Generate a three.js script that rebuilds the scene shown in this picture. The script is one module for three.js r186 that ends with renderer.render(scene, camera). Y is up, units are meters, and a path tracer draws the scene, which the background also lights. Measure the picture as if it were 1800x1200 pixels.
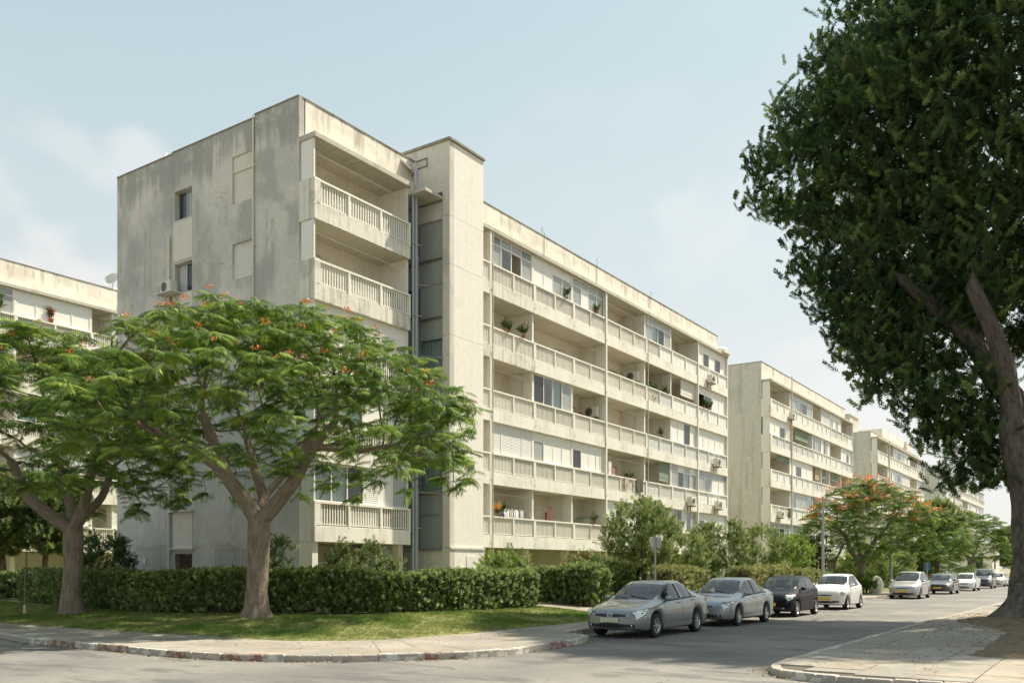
import * as THREE from 'three';
import { mergeGeometries } from 'three/addons/utils/BufferGeometryUtils.js';

// ---------------------------------------------------------------- camera, sky, sun, exposure
const scene = new THREE.Scene();
const CX = 0.82506, CS = 0.56504;                       // the street runs along +x; the lens looks 34.4 degrees to the left of it
const camera = new THREE.PerspectiveCamera(2 * Math.atan(1000 / 1569) * 180 / Math.PI, 0.9, 0.1, 3000);
camera.position.set(0, 1.75, 0);
camera.lookAt(CX * 100, 1.75, -CS * 100);
camera.setViewOffset(1800, 2000, 0, 0, 1800, 1200);     // rising front: verticals stay upright
camera.updateProjectionMatrix();

const renderer = new THREE.WebGLRenderer({ antialias: true });
renderer.toneMapping = THREE.LinearToneMapping;
renderer.toneMappingExposure = 1.82;
renderer.shadowMap.enabled = true;
renderer.shadowMap.type = THREE.PCFSoftShadowMap;

const SUN = new THREE.Vector3(2.05, 3.45, 1.0).normalize();
const sun = new THREE.DirectionalLight(new THREE.Color().setRGB(1.0, 0.91, 0.76), 4.7);
sun.position.set(40 + SUN.x * 150, SUN.y * 150, -20 + SUN.z * 150);
sun.target.position.set(40, 0, -20);
sun.castShadow = true;
sun.shadow.radius = 1.6;
sun.shadow.mapSize.set(4096, 4096);
Object.assign(sun.shadow.camera, { left: -120, right: 120, top: 90, bottom: -90, near: 1, far: 400 });
scene.add(sun, sun.target);

// ---------------------------------------------------------------- numbers and noise
const rngOf = (seed) => { let a = (seed * 2654435761) >>> 0; return () => { a = (a + 0x6d2b79f5) | 0; let t = Math.imul(a ^ (a >>> 15), 1 | a); t = (t + Math.imul(t ^ (t >>> 7), 61 | t)) ^ t; return ((t ^ (t >>> 14)) >>> 0) / 4294967296; }; };
const clamp = (x, a = 0, b = 1) => Math.min(b, Math.max(a, x));
const lerp = (a, b, t) => a + (b - a) * t;
const sstep = (a, b, x) => { const t = clamp((x - a) / (b - a)); return t * t * (3 - 2 * t); };
const hash2 = (x, y, s) => { let h = Math.imul(x, 374761393) ^ Math.imul(y, 668265263) ^ Math.imul(s, 2246822519); h = Math.imul(h ^ (h >>> 13), 1274126177); return ((h ^ (h >>> 16)) >>> 0) / 4294967296; };
function vnoise(x, y, px, py, s) {                       // value noise that repeats every px, py cells
  const ix = Math.floor(x), iy = Math.floor(y), fx = x - ix, fy = y - iy;
  const m = (a, p) => (p ? ((a % p) + p) % p : a);
  const x0 = m(ix, px), x1 = m(ix + 1, px), y0 = m(iy, py), y1 = m(iy + 1, py);
  const u = fx * fx * (3 - 2 * fx), v = fy * fy * (3 - 2 * fy);
  return lerp(lerp(hash2(x0, y0, s), hash2(x1, y0, s), u), lerp(hash2(x0, y1, s), hash2(x1, y1, s), u), v);
}
function fbm(x, y, oct, s, px = 0, py = 0, gain = 0.5) {
  let a = 1, sum = 0, n = 0;
  for (let i = 0; i < oct; i++) { sum += a * vnoise(x, y, px, py, s + i * 17); n += a; a *= gain; x *= 2; y *= 2; px *= 2; py *= 2; }
  return sum / n;
}

// ---------------------------------------------------------------- the sky: air and clouds all the way round
{
  const W = 2048, H = 1024, data = new Float32Array(W * H * 4), D = Math.PI / 180;
  const K = 0.55;
  const stops = [[-90, .50, .46, .40], [-2, .70, .68, .63], [0, .90, .875, .82], [5, .86, .87, .84], [11, .77, .825, .83], [20, .62, .735, .775], [32, .475, .62, .695], [60, .38, .54, .64], [90, .34, .52, .65]];
  const banks = [];
  banks.push([-61.5, 12.0, 11, 6.2, 1.0], [-57.4, 22.8, 2.8, 2.1, .55], [-60.6, 23.0, 2.6, 1.6, .38], [-22, 20.5, 6, 3, .30], [-33, 10, 10, 4, .35], [-12, 9, 12, 5, .5]);
  const rb = rngOf(77);
  for (let i = 0; i < 26; i++) banks.push([10 + i * 11 + rb() * 9, 8 + rb() * 22, 4 + rb() * 8, 2 + rb() * 3, .3 + rb() * .6]);
  for (let j = 0; j < H; j++) {
    const el = ((j + .5) / H - .5) * 180, up = Math.sin(el * D), ce = Math.cos(el * D);
    let k = 0; while (k < stops.length - 2 && el > stops[k + 1][0]) k++;
    const a = stops[k], b = stops[k + 1], t = clamp((el - a[0]) / (b[0] - a[0]));
    const base = [lerp(a[1], b[1], t), lerp(a[2], b[2], t), lerp(a[3], b[3], t)];
    for (let i = 0; i < W; i++) {
      const az = ((i + .5) / W - .5) * 360, x = Math.cos(az * D) * ce, z = Math.sin(az * D) * ce;
      const cg = Math.max(0, x * SUN.x + up * SUN.y + z * SUN.z), glow = .30 * Math.pow(cg, 3) + 1.2 * Math.pow(cg, 20) ;
      let c = 0;
      if (el > -3) for (const q of banks) {
        let da = az - q[0]; da -= 360 * Math.round(da / 360);
        const e = Math.hypot(da / q[2], (el - q[1]) / q[3]);
        if (e < 1.7) { const n = fbm(az * .42 + 300, el * .6 + 80, 5, 5); c = Math.max(c, q[4] * sstep(1.25, .1, e + (n - .5) * 1.7)); }
      }
      const thin = .07 * sstep(.48, .8, fbm(az * .10 + 90, el * .22 + 40, 5, 9)) * sstep(0, 12, el);
      c = clamp(c * .85 + thin);
      const o = (j * W + i) * 4, cl = [.93, .915, .885];
      for (let m = 0; m < 3; m++) data[o + m] = K * (lerp(base[m], cl[m], c) + glow * [1, .95, .86][m]);
      data[o + 3] = 1;
    }
  }
  const sky = new THREE.DataTexture(data, W, H, THREE.RGBAFormat, THREE.FloatType);
  sky.mapping = THREE.EquirectangularReflectionMapping; sky.magFilter = THREE.LinearFilter; sky.needsUpdate = true;
  scene.background = sky; scene.environment = sky;
}

// ---------------------------------------------------------------- naming and grouping
const taken = new Map();
const numbered = (name) => { const n = taken.get(name) ?? 0; taken.set(name, n + 1); return n ? name + '_' + String(n).padStart(3, '0') : name; };
function thing(name, label, category, [x, y, z] = [0, 0, 0], turn = 0, group) {
  const o = new THREE.Group(); o.name = numbered(name); o.position.set(x, y, z); o.rotation.y = turn;
  o.userData = { label, category }; if (group) o.userData.group = group;
  scene.add(o); return o;
}
function part(name, geo, mat, parent, kind) {
  const m = new THREE.Mesh(Array.isArray(geo) ? merge(geo) : geo, mat);
  m.name = name; m.castShadow = m.receiveShadow = true; if (kind) m.userData.kind = kind;
  parent.add(m); return m;
}
function struct(name, geo, mat) { const m = part(numbered(name), geo, mat, scene, 'structure'); return m; }
function solo(name, geo, mat, label, category, group, pos = [0, 0, 0]) {
  const m = part(numbered(name), geo, mat, scene); m.position.set(...pos); Object.assign(m.userData, { label, category }); if (group) m.userData.group = group; return m;
}
function instanced(name, geo, mat, mats, cols, parent, kind = 'stuff') {
  const im = new THREE.InstancedMesh(geo, mat, mats.length); im.name = name; im.castShadow = im.receiveShadow = true;
  mats.forEach((m, i) => im.setMatrixAt(i, m)); if (cols) cols.forEach((c, i) => im.setColorAt(i, c));
  if (kind) im.userData.kind = kind; parent.add(im); return im;
}
const merge = (list) => {
  const flat = list.flat(9).filter(Boolean).map((g) => { const h = g.index ? g.toNonIndexed() : g; for (const k of Object.keys(h.attributes)) if (!['position', 'normal', 'uv'].includes(k)) h.deleteAttribute(k); return h; });
  return flat.length === 1 ? flat[0] : mergeGeometries(flat);
};
const M4 = (x, y, z, rx = 0, ry = 0, rz = 0, sx = 1, sy = sx, sz = sx) => new THREE.Matrix4().compose(new THREE.Vector3(x, y, z), new THREE.Quaternion().setFromEuler(new THREE.Euler(rx, ry, rz, 'YXZ')), new THREE.Vector3(sx, sy, sz));

// ---------------------------------------------------------------- shapes
function metreUV(g, ox = 0, oy = 0) {                     // uv in metres, from the face each vertex lies on
  const p = g.attributes.position, n = g.attributes.normal, uv = new Float32Array(p.count * 2);
  for (let i = 0; i < p.count; i++) {
    const ax = Math.abs(n.getX(i)), ay = Math.abs(n.getY(i)), az = Math.abs(n.getZ(i));
    const u = ax > ay && ax > az ? p.getZ(i) : p.getX(i), v = ay >= ax && ay >= az ? p.getZ(i) : p.getY(i);
    uv[i * 2] = u + ox; uv[i * 2 + 1] = v + oy;
  }
  g.setAttribute('uv', new THREE.BufferAttribute(uv, 2)); return g;
}
const bx = (x0, x1, y0, y1, z0, z1) => metreUV(new THREE.BoxGeometry(x1 - x0, y1 - y0, z1 - z0).translate((x0 + x1) / 2, (y0 + y1) / 2, (z0 + z1) / 2));
function cbx(x0, x1, y0, y1, z0, z1, b = 0.01) {          // box with chamfered edges
  const s = [[x0, x1], [y0, y1], [z0, z1]], P = [], pos = [];
  const v = (i, j, k, ax) => { const q = [s[0][i], s[1][j], s[2][k]], d = [i ? -b : b, j ? -b : b, k ? -b : b]; return q.map((c, m) => (m === ax ? c : c + d[m])); };
  const tri = (a, c, d) => {
    const u = new THREE.Vector3(...a), w = new THREE.Vector3(...c), t = new THREE.Vector3(...d), n = w.clone().sub(u).cross(t.clone().sub(u));
    const mid = u.clone().add(w).add(t).divideScalar(3).sub(new THREE.Vector3((x0 + x1) / 2, (y0 + y1) / 2, (z0 + z1) / 2));
    const L = new THREE.Vector3(x1 - x0, y1 - y0, z1 - z0); mid.divide(L); n.dot(mid.multiply(new THREE.Vector3(1, 1, 1))) >= 0 ? pos.push(...a, ...c, ...d) : pos.push(...a, ...d, ...c);
  };
  const quad = (a, c, d, e) => { tri(a, c, d); tri(a, d, e); };
  for (let ax = 0; ax < 3; ax++) for (let e = 0; e < 2; e++) {
    const at = (p, q) => { const id = [0, 0, 0]; id[ax] = e; id[(ax + 1) % 3] = p; id[(ax + 2) % 3] = q; return v(...id, ax); };
    quad(at(0, 0), at(1, 0), at(1, 1), at(0, 1));
  }
  for (let ax = 0; ax < 3; ax++) { const b1 = (ax + 1) % 3, b2 = (ax + 2) % 3; for (let p = 0; p < 2; p++) for (let q = 0; q < 2; q++) { const id = (e, w) => { const t = [0, 0, 0]; t[ax] = e; t[b1] = p; t[b2] = q; return v(...t, w); }; quad(id(0, b1), id(1, b1), id(1, b2), id(0, b2)); } }
  for (let i = 0; i < 2; i++) for (let j = 0; j < 2; j++) for (let k = 0; k < 2; k++) tri(v(i, j, k, 0), v(i, j, k, 1), v(i, j, k, 2));
  const g = new THREE.BufferGeometry(); g.setAttribute('position', new THREE.Float32BufferAttribute(pos, 3)); g.computeVertexNormals(); return metreUV(g);
}
const tubeUV = (g) => g;
function tube(pts, r, sides = 6, closed = false) {
  const c = pts.length === 2 ? new THREE.LineCurve3(new THREE.Vector3(...pts[0]), new THREE.Vector3(...pts[1])) : new THREE.CatmullRomCurve3(pts.map((p) => new THREE.Vector3(...p)), closed, 'centripetal');
  return new THREE.TubeGeometry(c, pts.length === 2 ? 1 : (pts.length - 1) * 5, r, sides, closed).toNonIndexed();
}
const cyl = (x, y0, y1, z, r0, r1 = r0, n = 12) => new THREE.CylinderGeometry(r1, r0, y1 - y0, n).translate(x, (y0 + y1) / 2, z).toNonIndexed();
const ell = (x, y, z, rx, ry, rz, n = 12) => new THREE.SphereGeometry(1, n, Math.max(6, n * .7 | 0)).scale(rx, ry, rz).translate(x, y, z).toNonIndexed();
const lathe = (prof, n = 20) => new THREE.LatheGeometry(prof.map(([a, b]) => new THREE.Vector2(a, b)), n);
function grid(nu, nv, f) {                                // a smooth sheet, f(u, v) -> [x, y, z, tu, tv]
  const pos = [], uv = [], idx = [];
  for (let j = 0; j <= nv; j++) for (let i = 0; i <= nu; i++) { const p = f(i / nu, j / nv); pos.push(p[0], p[1], p[2]); uv.push(p[3] ?? i / nu, p[4] ?? j / nv); }
  for (let j = 0; j < nv; j++) for (let i = 0; i < nu; i++) { const a = j * (nu + 1) + i, b = a + 1, c = a + nu + 1, d = c + 1; idx.push(a, b, d, a, d, c); }
  const g = new THREE.BufferGeometry(); g.setAttribute('position', new THREE.Float32BufferAttribute(pos, 3)); g.setAttribute('uv', new THREE.Float32BufferAttribute(uv, 2)); g.setIndex(idx); g.computeVertexNormals(); return g;
}
const moved = (g, x, y, z, ry = 0) => { if (ry) g.rotateY(ry); return g.translate(x, y, z); };

// ---------------------------------------------------------------- textures: colour, grain and relief of the matter itself
const toS = (x) => { x = clamp(x); return x <= .0031308 ? 12.92 * x : 1.055 * Math.pow(x, 1 / 2.4) - .055; };
function tex(w, h, f, wm, hm, srgb = true, ox = 0, oy = 0) {  // f(u, v) -> linear colour; wm x hm metres
  const d = new Uint8Array(w * h * 4);
  for (let j = 0; j < h; j++) for (let i = 0; i < w; i++) {
    let c = f((i + .5) / w, (j + .5) / h); if (!Array.isArray(c)) c = [c, c, c];
    const o = (j * w + i) * 4; for (let m = 0; m < 3; m++) d[o + m] = Math.round(255 * (srgb ? toS(c[m]) : clamp(c[m]))); d[o + 3] = 255;
  }
  const t = new THREE.DataTexture(d, w, h, THREE.RGBAFormat); t.wrapS = t.wrapT = THREE.RepeatWrapping; t.magFilter = THREE.LinearFilter; t.minFilter = THREE.LinearFilter;
  if (srgb) t.colorSpace = THREE.SRGBColorSpace; t.repeat.set(1 / wm, 1 / hm); t.offset.set(-ox / wm, -oy / hm); t.needsUpdate = true; return t;
}
const mix3 = (a, b, t) => [lerp(a[0], b[0], t), lerp(a[1], b[1], t), lerp(a[2], b[2], t)];
const mul3 = (a, k) => [a[0] * k, a[1] * k, a[2] * k];
const grainBump = tex(512, 512, (u, v) => .55 * fbm(u * 64, v * 64, 3, 31, 64, 64) + .45 * fbm(u * 8, v * 8, 4, 33, 8, 8), 2, 2, false);
function stucco(seed, base, dark, streak, o = {}) {        // painted render: mottled, patched, with rain streaks
  const S = o.size ?? 8;
  const map = tex(768, 768, (u, v) => {
    const blot = fbm(u * 5, v * 5, 5, seed, 5, 5), fine = fbm(u * 90, v * 90, 2, seed + 3, 90, 90), st = fbm(u * 46, v * 2, 4, seed + 7, 46, 2), sp = fbm(u * 22, v * 22, 4, seed + 11, 22, 22);
    let c = mix3(base, dark, clamp(sstep(.5, .8, blot) * .55 + streak * sstep(.5, .78, st) + .5 * streak * sstep(.6, .8, sp)));
    return mul3(c, .94 + .12 * fine);
  }, S, S);
  return new THREE.MeshStandardMaterial({ map, roughness: .93, bumpMap: grainBump, bumpScale: .004 });
}
const plain = (r, g, b, rough = .7, metal = 0) => new THREE.MeshStandardMaterial({ color: new THREE.Color().setRGB(r, g, b), roughness: rough, metalness: metal });
const M = {};
M.facade = stucco(101, [.79, .75, .66], [.63, .585, .49], .22);
M.band = stucco(131, [.80, .76, .67], [.57, .525, .435], .33, { size: 6 });
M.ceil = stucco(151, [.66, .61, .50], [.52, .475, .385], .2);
M.inner = stucco(171, [.75, .70, .58], [.58, .53, .42], .3);
M.innerWhite = stucco(181, [.76, .73, .65], [.62, .58, .49], .2);
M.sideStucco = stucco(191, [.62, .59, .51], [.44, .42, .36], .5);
M.rail = plain(.78, .74, .65, .7);
M.railWhite = plain(.74, .71, .63, .6);
M.sheet = plain(.78, .76, .69, .65);
M.sheetGrey = plain(.58, .575, .53, .6);
M.frameWhite = plain(.78, .76, .70, .45);
M.frameBrown = plain(.20, .13, .08, .6);
M.alu = plain(.42, .42, .40, .42, .6);
M.pipe = plain(.34, .37, .40, .5, .2);
M.rust = plain(.23, .12, .065, .9);
M.dark = plain(.035, .033, .03, .9);
M.shutter = plain(.74, .73, .68, .55);
M.curtain = new THREE.MeshPhysicalMaterial({ color: new THREE.Color().setRGB(.72, .74, .72), roughness: 1, transmission: .35, thickness: 0, side: THREE.DoubleSide });
M.glass = new THREE.MeshPhysicalMaterial({ color: new THREE.Color().setRGB(.80, .86, .86), roughness: .03, transmission: 1, thickness: 0, ior: 1.5 });
M.pane = new THREE.MeshPhysicalMaterial({ color: new THREE.Color().setRGB(.035, .04, .042), roughness: .06, ior: 1.5 });
M.paneBlue = new THREE.MeshPhysicalMaterial({ color: new THREE.Color().setRGB(.33, .345, .32), roughness: .10, ior: 1.5 });
M.terracotta = plain(.42, .15, .07, .85);
M.leafPot = new THREE.MeshPhysicalMaterial({ color: new THREE.Color().setRGB(.09, .15, .035), roughness: .7, side: THREE.DoubleSide });
M.white = plain(.8, .79, .75, .6);
M.cloth = (r, g, b) => new THREE.MeshStandardMaterial({ color: new THREE.Color().setRGB(r, g, b), roughness: .95, side: THREE.DoubleSide });
// ================================================================ the ground, the road, kerbs and pavements
const V2 = (a, b) => ({ x: a, z: b });
const cornerDist = (x, z, x0, z0, r) => {                  // how far inside the quarter x > x0, z < z0 with a rounded corner
  const a = x - x0, b = z0 - z; if (a < r && b < r) return r - Math.hypot(r - a, r - b); return Math.min(a, b);
};
const lawnDist = (x, z) => cornerDist(x, z, 13.5 + .12 * Math.sin(z * .31), -13.68 + .10 * Math.sin(x * .35), 2.7);
function yardY(x, z) {
  const d = lawnDist(x, z);
  let h = .13 + clamp(d * .3, -.09, .035) + .23 * sstep(.2, 4.6, d) + .02 * (fbm(x * .7, z * .7, 3, 61) - .5) * sstep(0, 1, d);
  return h;
}
struct('ground', new THREE.PlaneGeometry(5200, 5200).rotateX(-Math.PI / 2).translate(600, -.06, 0), plain(.24, .20, .14, 1));

{ // asphalt: worn, patched, sun-bleached
  const map = tex(1024, 1024, (u, v) => {
    const agg = hash2(u * 1024 | 0, v * 1024 | 0, 5), ag2 = fbm(u * 200, v * 200, 2, 6, 200, 200), big = fbm(u * 4, v * 4, 5, 8, 4, 4), mid = fbm(u * 26, v * 9, 4, 12, 26, 9);
    let c = mix3([.135, .128, .116], [.20, .187, .163], sstep(.3, .72, big));
    c = mix3(c, [.088, .085, .08], .7 * sstep(.54, .76, mid));
    const cr = Math.abs(fbm(u * 7 + .3 * mid, v * 7 + .3 * mid, 4, 19, 7, 7) - .5); c = mix3(c, [.05, .047, .043], .75 * sstep(.0055, .001, cr) * sstep(.45, .6, big));
    return mul3(c, .80 + .2 * agg + .24 * ag2);
  }, 9, 9);
  M.asphalt = new THREE.MeshStandardMaterial({ map, roughness: .9, bumpMap: tex(512, 512, (u, v) => .6 * hash2(u * 512 | 0, v * 512 | 0, 9) + .4 * fbm(u * 60, v * 60, 3, 14, 60, 60), 1.6, 1.6, false), bumpScale: .006 });
  const sh = new THREE.Shape([[-16, 95], [-16, -200], [12, -200], [12, -14], [420, -14], [420, -3.5], [18, -3.5], [18, 95]].map(([x, z]) => new THREE.Vector2(x, -z)));
  const g = new THREE.ShapeGeometry(sh).rotateX(-Math.PI / 2); metreUV(g);
  struct('road', g, M.asphalt);
}
const paveTex = tex(1024, 1024, (u, v) => {
  const big = fbm(u * 5, v * 5, 5, 41, 5, 5), f = fbm(u * 130, v * 130, 2, 43, 130, 130), sp = fbm(u * 34, v * 34, 4, 47, 34, 34);
  let c = mix3([.235, .213, .178], [.305, .278, .23], sstep(.3, .7, big)); c = mix3(c, [.17, .15, .12], .7 * sstep(.62, .82, sp)); return mul3(c, .86 + .28 * f);
}, 7, 7);
M.pave = new THREE.MeshStandardMaterial({ map: paveTex, roughness: .93, bumpMap: grainBump, bumpScale: .006 });
M.paveWarm = new THREE.MeshStandardMaterial({ map: paveTex, color: new THREE.Color().setRGB(1.06, 1.0, .93), roughness: .93, bumpMap: grainBump, bumpScale: .006 });
M.paveCool = new THREE.MeshStandardMaterial({ map: paveTex, color: new THREE.Color().setRGB(.90, .90, .90), roughness: .93, bumpMap: grainBump, bumpScale: .006 });
M.joint = plain(.10, .085, .06, 1);
function painted(seed, paint, amount) {                    // kerb paint worn down to the stone
  const map = tex(256, 256, (u, v) => {
    const w = fbm(u * 10, v * 10, 5, seed, 10, 10), f = fbm(u * 60, v * 60, 2, seed + 5, 60, 60);
    return mul3(mix3([.33, .30, .25], paint, sstep(amount - .08, amount + .08, 1 - w)), .86 + .28 * f);
  }, 1.3, 1.3);
  return new THREE.MeshStandardMaterial({ map, roughness: .9, bumpMap: grainBump, bumpScale: .006 });
}
const KERB = { r: painted(211, [.23, .115, .085], .50), w: painted(221, [.53, .50, .44], .49), g: painted(231, [.30, .27, .23], .5), p: painted(241, [.44, .36, .30], .5) };

// a polyline walked at even or given lengths
function pathOf(pts, smooth = true) {
  const c = smooth ? new THREE.CatmullRomCurve3(pts.map(([x, z]) => new THREE.Vector3(x, 0, z)), false, 'centripetal') : null;
  const raw = smooth ? c.getSpacedPoints(400) : pts.map(([x, z]) => new THREE.Vector3(x, 0, z)), acc = [0];
  for (let i = 1; i < raw.length; i++) acc.push(acc[i - 1] + raw[i].distanceTo(raw[i - 1]));
  const at = (s) => { s = clamp(s, 0, acc[acc.length - 1]); let i = 0; while (i < acc.length - 2 && acc[i + 1] < s) i++; const t = (s - acc[i]) / Math.max(1e-6, acc[i + 1] - acc[i]); return raw[i].clone().lerp(raw[i + 1], t); };
  return { length: acc[acc.length - 1], at, nearest: (x, z) => { let b = 0, bd = 1e9; raw.forEach((p, i) => { const d = (p.x - x) ** 2 + (p.z - z) ** 2; if (d < bd) { bd = d; b = acc[i]; } }); return b; } };
}
function prism(poly, y0, y1, b = .012) {                   // poly: [x, z] corners, turned into a block with a chamfered top
  const cx = poly.reduce((s, p) => s + p[0], 0) / poly.length, cz = poly.reduce((s, p) => s + p[1], 0) / poly.length, n = poly.length, pos = [];
  const inn = poly.map(([x, z]) => { const L = Math.hypot(x - cx, z - cz); return [x - (x - cx) / L * b * 1.4, z - (z - cz) / L * b * 1.4]; });
  let area = 0; for (let i = 0; i < n; i++) { const a = poly[i], c = poly[(i + 1) % n]; area += a[0] * c[1] - c[0] * a[1]; }
  const tri = (a, c, d) => (area > 0 ? pos.push(...a, ...d, ...c) : pos.push(...a, ...c, ...d));
  for (let i = 0; i < n; i++) {
    const j = (i + 1) % n, A = [poly[i][0], y0, poly[i][1]], B = [poly[j][0], y0, poly[j][1]], C = [poly[j][0], y1 - b, poly[j][1]], D = [poly[i][0], y1 - b, poly[i][1]], E = [inn[j][0], y1, inn[j][1]], F = [inn[i][0], y1, inn[i][1]];
    tri(A, C, B); tri(A, D, C); tri(D, E, C); tri(D, F, E); tri(F, [cx, y1, cz], E);
  }
  const g = new THREE.BufferGeometry(); g.setAttribute('position', new THREE.Float32BufferAttribute(pos, 3)); g.computeVertexNormals(); return metreUV(g);
}
const kerbLine = pathOf([[12.6, -60], [12.0, -34], [11.5, -27], [11.23, -23.27], [10.92, -21.4], [10.85, -19.1], [10.83, -17.1], [10.8, -15.6], [10.98, -14.24], [11.35, -13.3], [11.89, -12.36], [12.59, -11.6], [13.3, -11.0], [14.0, -10.55], [14.95, -10.3], [16.2, -10.32], [17.6, -10.42], [18.7, -10.6], [19.25, -10.95], [19.5, -11.5], [19.9, -11.9], [20.6, -12.02], [22, -12.05]]);
const kerb = struct('kerb', bx(19, 330, -.02, .05, -12.2, -12.14), KERB.g);
function stones(line, cuts, cols, parent, w = .16, h = .135, side = 1) {
  const rk = rngOf(91);
  for (let i = 0; i < cuts.length - 1; i++) {
    const s0 = cuts[i] + .006, s1 = cuts[i + 1] - .006, n = Math.max(1, Math.round((s1 - s0) / .35)), out = [], inn = [];
    for (let k = 0; k <= n; k++) {
      const s = lerp(s0, s1, k / n), p = line.at(s), t = line.at(s + .05).sub(line.at(s - .05)).normalize(), nx = t.z * side, nz = -t.x * side;
      out.push([p.x, p.z]); inn.push([p.x + nx * w, p.z + nz * w]);
    }
    const pieces = []; const dy = (rk() - .5) * .016;
    for (let k = 0; k < n; k++) pieces.push(prism([out[k], out[k + 1], inn[k + 1], inn[k]], -.02, h + dy, .018));
    part('kerb_stone', pieces, KERB[cols[i % cols.length]], parent);
  }
}
{
  const J = [[11.23, -23.27], [10.92, -21.43], [10.87, -20.39], [10.83, -19.14], [10.85, -18.26], [10.87, -17.08], [10.76, -15.84], [10.82, -15.06], [10.98, -14.24], [11.29, -13.41], [11.48, -13.04], [11.89, -12.36], [12.59, -11.61], [13.23, -11.05], [13.67, -10.7], [14.82, -10.22]].map(([x, z]) => kerbLine.nearest(x, z));
  const before = []; for (let s = J[0]; s > .9; s -= .95) before.unshift(s); before.pop();
  const after = []; for (let s = J[J.length - 1] + .9; s < kerbLine.length - .2; s += .85) after.push(s); after.push(kerbLine.length);
  const cuts = [...before, ...J, ...after];
  const cols = [...before.map((_, i) => 'wr'[i % 2]), ...'gwrwrwrprwgpwrww'.split('').slice(0, J.length - 1), ...'wgrwgwrwgwrw'.split('').slice(0, after.length)];
  stones(kerbLine, cuts, cols.concat(['w']), kerb, .16, .135, 1);
  const bay = pathOf([[22, -12.05], [330, -12.05]], false), c2 = []; for (let s = 0; s < 120; s += 1) c2.push(s);
  stones(bay, c2, 'gwgggwgrwrwrwgwg'.split(''), kerb, .16, .135, 1);
}
const kerbR = pathOf([[14.6, 30], [14.3, 6], [14.05, -1], [13.95, -3.2], [14.02, -3.9], [14.3, -4.55], [14.9, -4.92], [15.6, -5.02], [17.4, -5.06], [21.5, -5.1], [28.7, -5.12], [38.2, -5.0], [47, -4.92], [60, -4.9]]);
const kerb2 = struct('kerb', bx(59.9, 330, -.02, .12, -4.9, -4.74), KERB.g);
{ const c = [0]; while (c[c.length - 1] < kerbR.length - 1.2) c.push(c[c.length - 1] + (c.length % 3 ? 1.0 : .8)); c.push(kerbR.length); stones(kerbR, c, 'gpwgpgwpgg'.split(''), kerb2, .17, .125, -1); }

// pavement of the far side: slabs laid round the corner, two and a half wide
{
  const side = struct('sidewalk', (() => {
    const sh = [], N = 160, s1 = kerbLine.length; for (let i = 0; i <= N; i++) { const p = kerbLine.at(s1 * i / N), t = kerbLine.at(s1 * i / N + .05).sub(kerbLine.at(s1 * i / N - .05)).normalize(); sh.push(new THREE.Vector2(p.x + t.z * .1, -(p.z - t.x * .1))); }
    sh.push(new THREE.Vector2(330, 12.15), new THREE.Vector2(330, 14.9), new THREE.Vector2(15.6, 14.9), new THREE.Vector2(14.9, 15.6), new THREE.Vector2(14.9, 60));
    return metreUV(new THREE.ShapeGeometry(new THREE.Shape(sh)).rotateX(-Math.PI / 2).translate(0, .112, 0));
  })(), M.joint);
  const rs = rngOf(17), mats = [M.pave, M.pave, M.paveWarm, M.paveCool];
  const s0 = kerbLine.nearest(12.0, -34), s1 = kerbLine.length, N = Math.round((s1 - s0) / .95);
  const off = (s, d) => { const p = kerbLine.at(s), t = kerbLine.at(s + .25).sub(kerbLine.at(s - .25)).normalize(); return [p.x + t.z * d, p.z - t.x * d]; };
  const depthAt = (s) => { let d = .3; while (d < 4.2) { const q = off(s, d); if (lawnDist(q[0], q[1]) > .16) break; d += .05; } return d; };
  for (let i = 0; i < N; i++) {
    const a = lerp(s0, s1, i / N) + .004, b = lerp(s0, s1, (i + 1) / N) - .004, da = depthAt(a), db = depthAt(b), rows = 3;
    for (let k = 0; k < rows; k++) {
      const f = (t, d) => .165 + (d - .165) * t;
      const poly = [off(a, f(k / rows, da) + .004), off(b, f(k / rows, db) + .004), off(b, f((k + 1) / rows, db) - .004), off(a, f((k + 1) / rows, da) - .004)];
      part('paving_slab', prism(poly, .09, .128 + rs() * .006, .006), mats[rs() * 4 | 0], side);
    }
  }
  for (let x = 22.0; x < 60; x += 1) for (let k = 0; k < 2; k++) part('paving_slab', prism([[x + .004, -12.215 - k * .85], [x + .996, -12.215 - k * .85], [x + .996, -13.055 - k * .85], [x + .004, -13.055 - k * .85]], .09, .128 + rs() * .006, .006), mats[rs() * 4 | 0], side);
  part('paving_strip', bx(60, 330, .09, .129, -14.0, -12.22), M.pave, side);
}
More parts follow.
